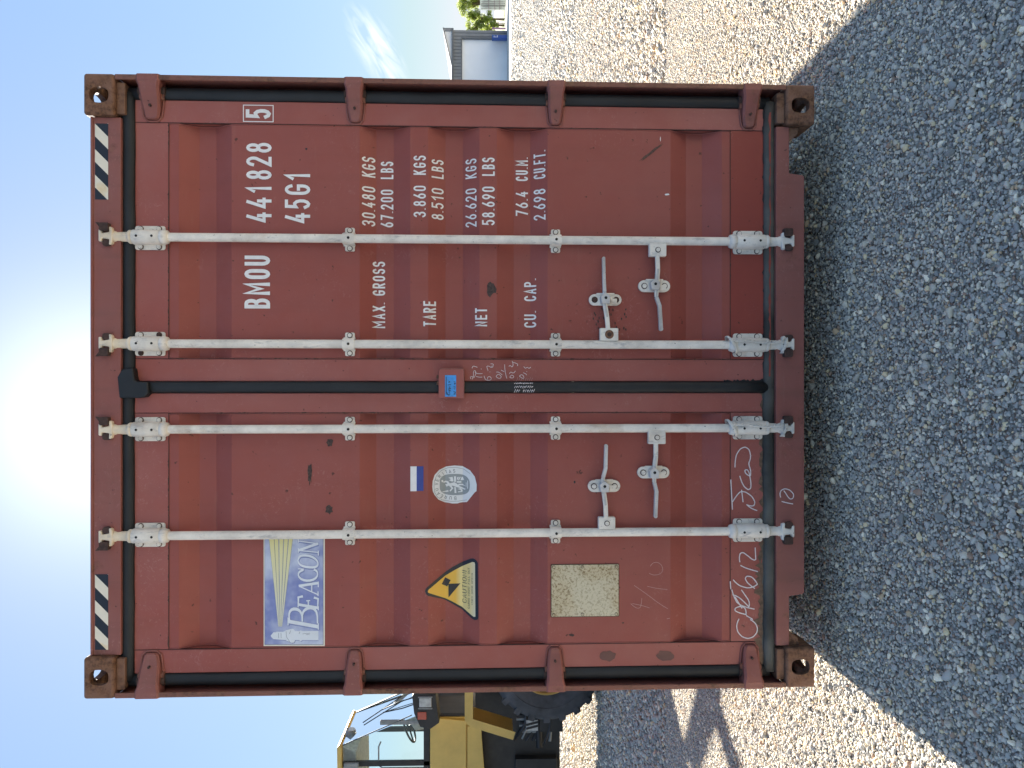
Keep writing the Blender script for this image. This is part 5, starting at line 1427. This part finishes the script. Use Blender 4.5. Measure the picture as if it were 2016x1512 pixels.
# far container
fc = empty('far_container', (Bx(20, 86) + 3, 86, 0)); tag(fc, 'small grey green shipping container standing far off beside the tree', 'shipping container')
x0 = Wp(972, 20, 88.4)[0]; zc_ = Wp(945.5, 10, 86)[1]
mb = HB(); mb.box((x0, 86, .1), (x0 + 6.06, 88.4, zc_), M['farcont']); mb.build('body', fc, .02)
mb = HB(); k = 0; x = x0 + .15
while x < x0 + 5.9: mb.box((x, 85.97, .3), (x + .12, 85.999, zc_ - .15), M['farcont']); x += .28
for zz_ in (.95, 1.9): mb.box((x0 + .1, 85.94, zz_), (x0 + 5.9, 85.969, zz_ + .06), M['post'])
o = mb.build('side_rib', fc); o['kind'] = 'stuff'
mb = HB()
for yy in (86.35, 86.8, 87.5, 87.95): mb.box((x0 - .07, yy, .15), (x0 - .03, yy + .05, zc_ - .1), M['post'])
for zz_ in (.7, 1.3, 2.0): mb.box((x0 - .05, 86.1, zz_), (x0 - .025, 88.3, zz_ + .10), M['post'])
mb.box((x0 - .06, 87.18, .1), (x0 - .025, 87.24, zc_ - .05), M['machine'])
o = mb.build('door_gear', fc); o['kind'] = 'stuff'
mb = HB(); mb.box((x0 - .02, 85.95, .02), (x0 + .13, 88.4, zc_ + .02), M['farcont']); mb.box((x0 - .02, 85.93, zc_), (x0 + 6.1, 86.05, zc_ + .09), M['post']); mb.build('corner_frame', fc)

# trees
def tree(name, label, px, Y, crown, n, seed, lean=0, group=None):
    r_ = random.Random(seed); t = empty(name, (px, Y, 0)); tag(t, label, 'tree', group)
    mb = MB(); top = max(c[2] for c in crown)
    pts = [(0, 0, -.05), (.03, 0, top * .3), (lean * .5, .05, top * .6), (lean, 0, top * .9)]
    mb.tube(pts, [.16, .12, .08, .03], M['bark'], 10)
    for (cx_, cy_, cz_, rr_) in crown:
        b0 = Vector(pts[1]).lerp(Vector(pts[2]), r_.random()); mb.tube([b0, (b0 + Vector((cx_, cy_, cz_))) / 2 + Vector((0, 0, .1)), (cx_, cy_, cz_)], [.06, .04, .015], M['bark'], 6)
    mb.build('trunk', t)
    vs = []; fs = []
    for (cx_, cy_, cz_, rr_) in crown:
        for _ in range(int(n * rr_ ** 2)):
            d = Vector((r_.gauss(0, 1), r_.gauss(0, 1), r_.gauss(0, 1))).normalized() * rr_ * (r_.random() ** .45)
            d.z *= .85; c = Vector((cx_, cy_, cz_)) + d
            a = Vector((r_.gauss(0, 1), r_.gauss(0, 1), r_.gauss(0, 1))).normalized(); b_ = a.orthogonal().normalized(); l = r_.uniform(.06, .14)
            k = len(vs); vs += [c - a * l, c - b_ * l * .45, c + a * l, c + b_ * l * .45]; fs.append((k, k + 1, k + 2, k + 3))
    mb = MB(); mb.add(vs, fs, M['leaf']); o = mb.build('crown', t, fix=False)
r_ = random.Random(4)
tx = Wp(972, 38, 100)[0]
cr1 = [(r_.uniform(-2.2, .9), r_.uniform(-1, 1), r_.uniform(1.9, 4.9), r_.uniform(.35, .75)) for _ in range(40)]
tree('tree', 'bright green leafy tree rising behind the grey warehouse corner', tx, 100, cr1, 900, 5, .2, 'trees behind the warehouse')
cr2 = [(r_.uniform(-1.2, 2.4), r_.uniform(-1, 1), r_.uniform(3.6, 6.2), r_.uniform(.4, .85)) for _ in range(26)]
tree('tree', 'taller darker tree at the edge behind the far container', Wp(972, 8, 103)[0], 103, cr2, 900, 6, .3, 'trees behind the warehouse')
cr3 = [(r_.uniform(-1.3, .9), r_.uniform(-.5, .5), r_.uniform(.7, 2.6), r_.uniform(.2, .4)) for _ in range(16)]
tree('bush', 'small grey green bush below the bright tree', Wp(972, 50, 97)[0], 97, cr3, 1100, 7, .1)
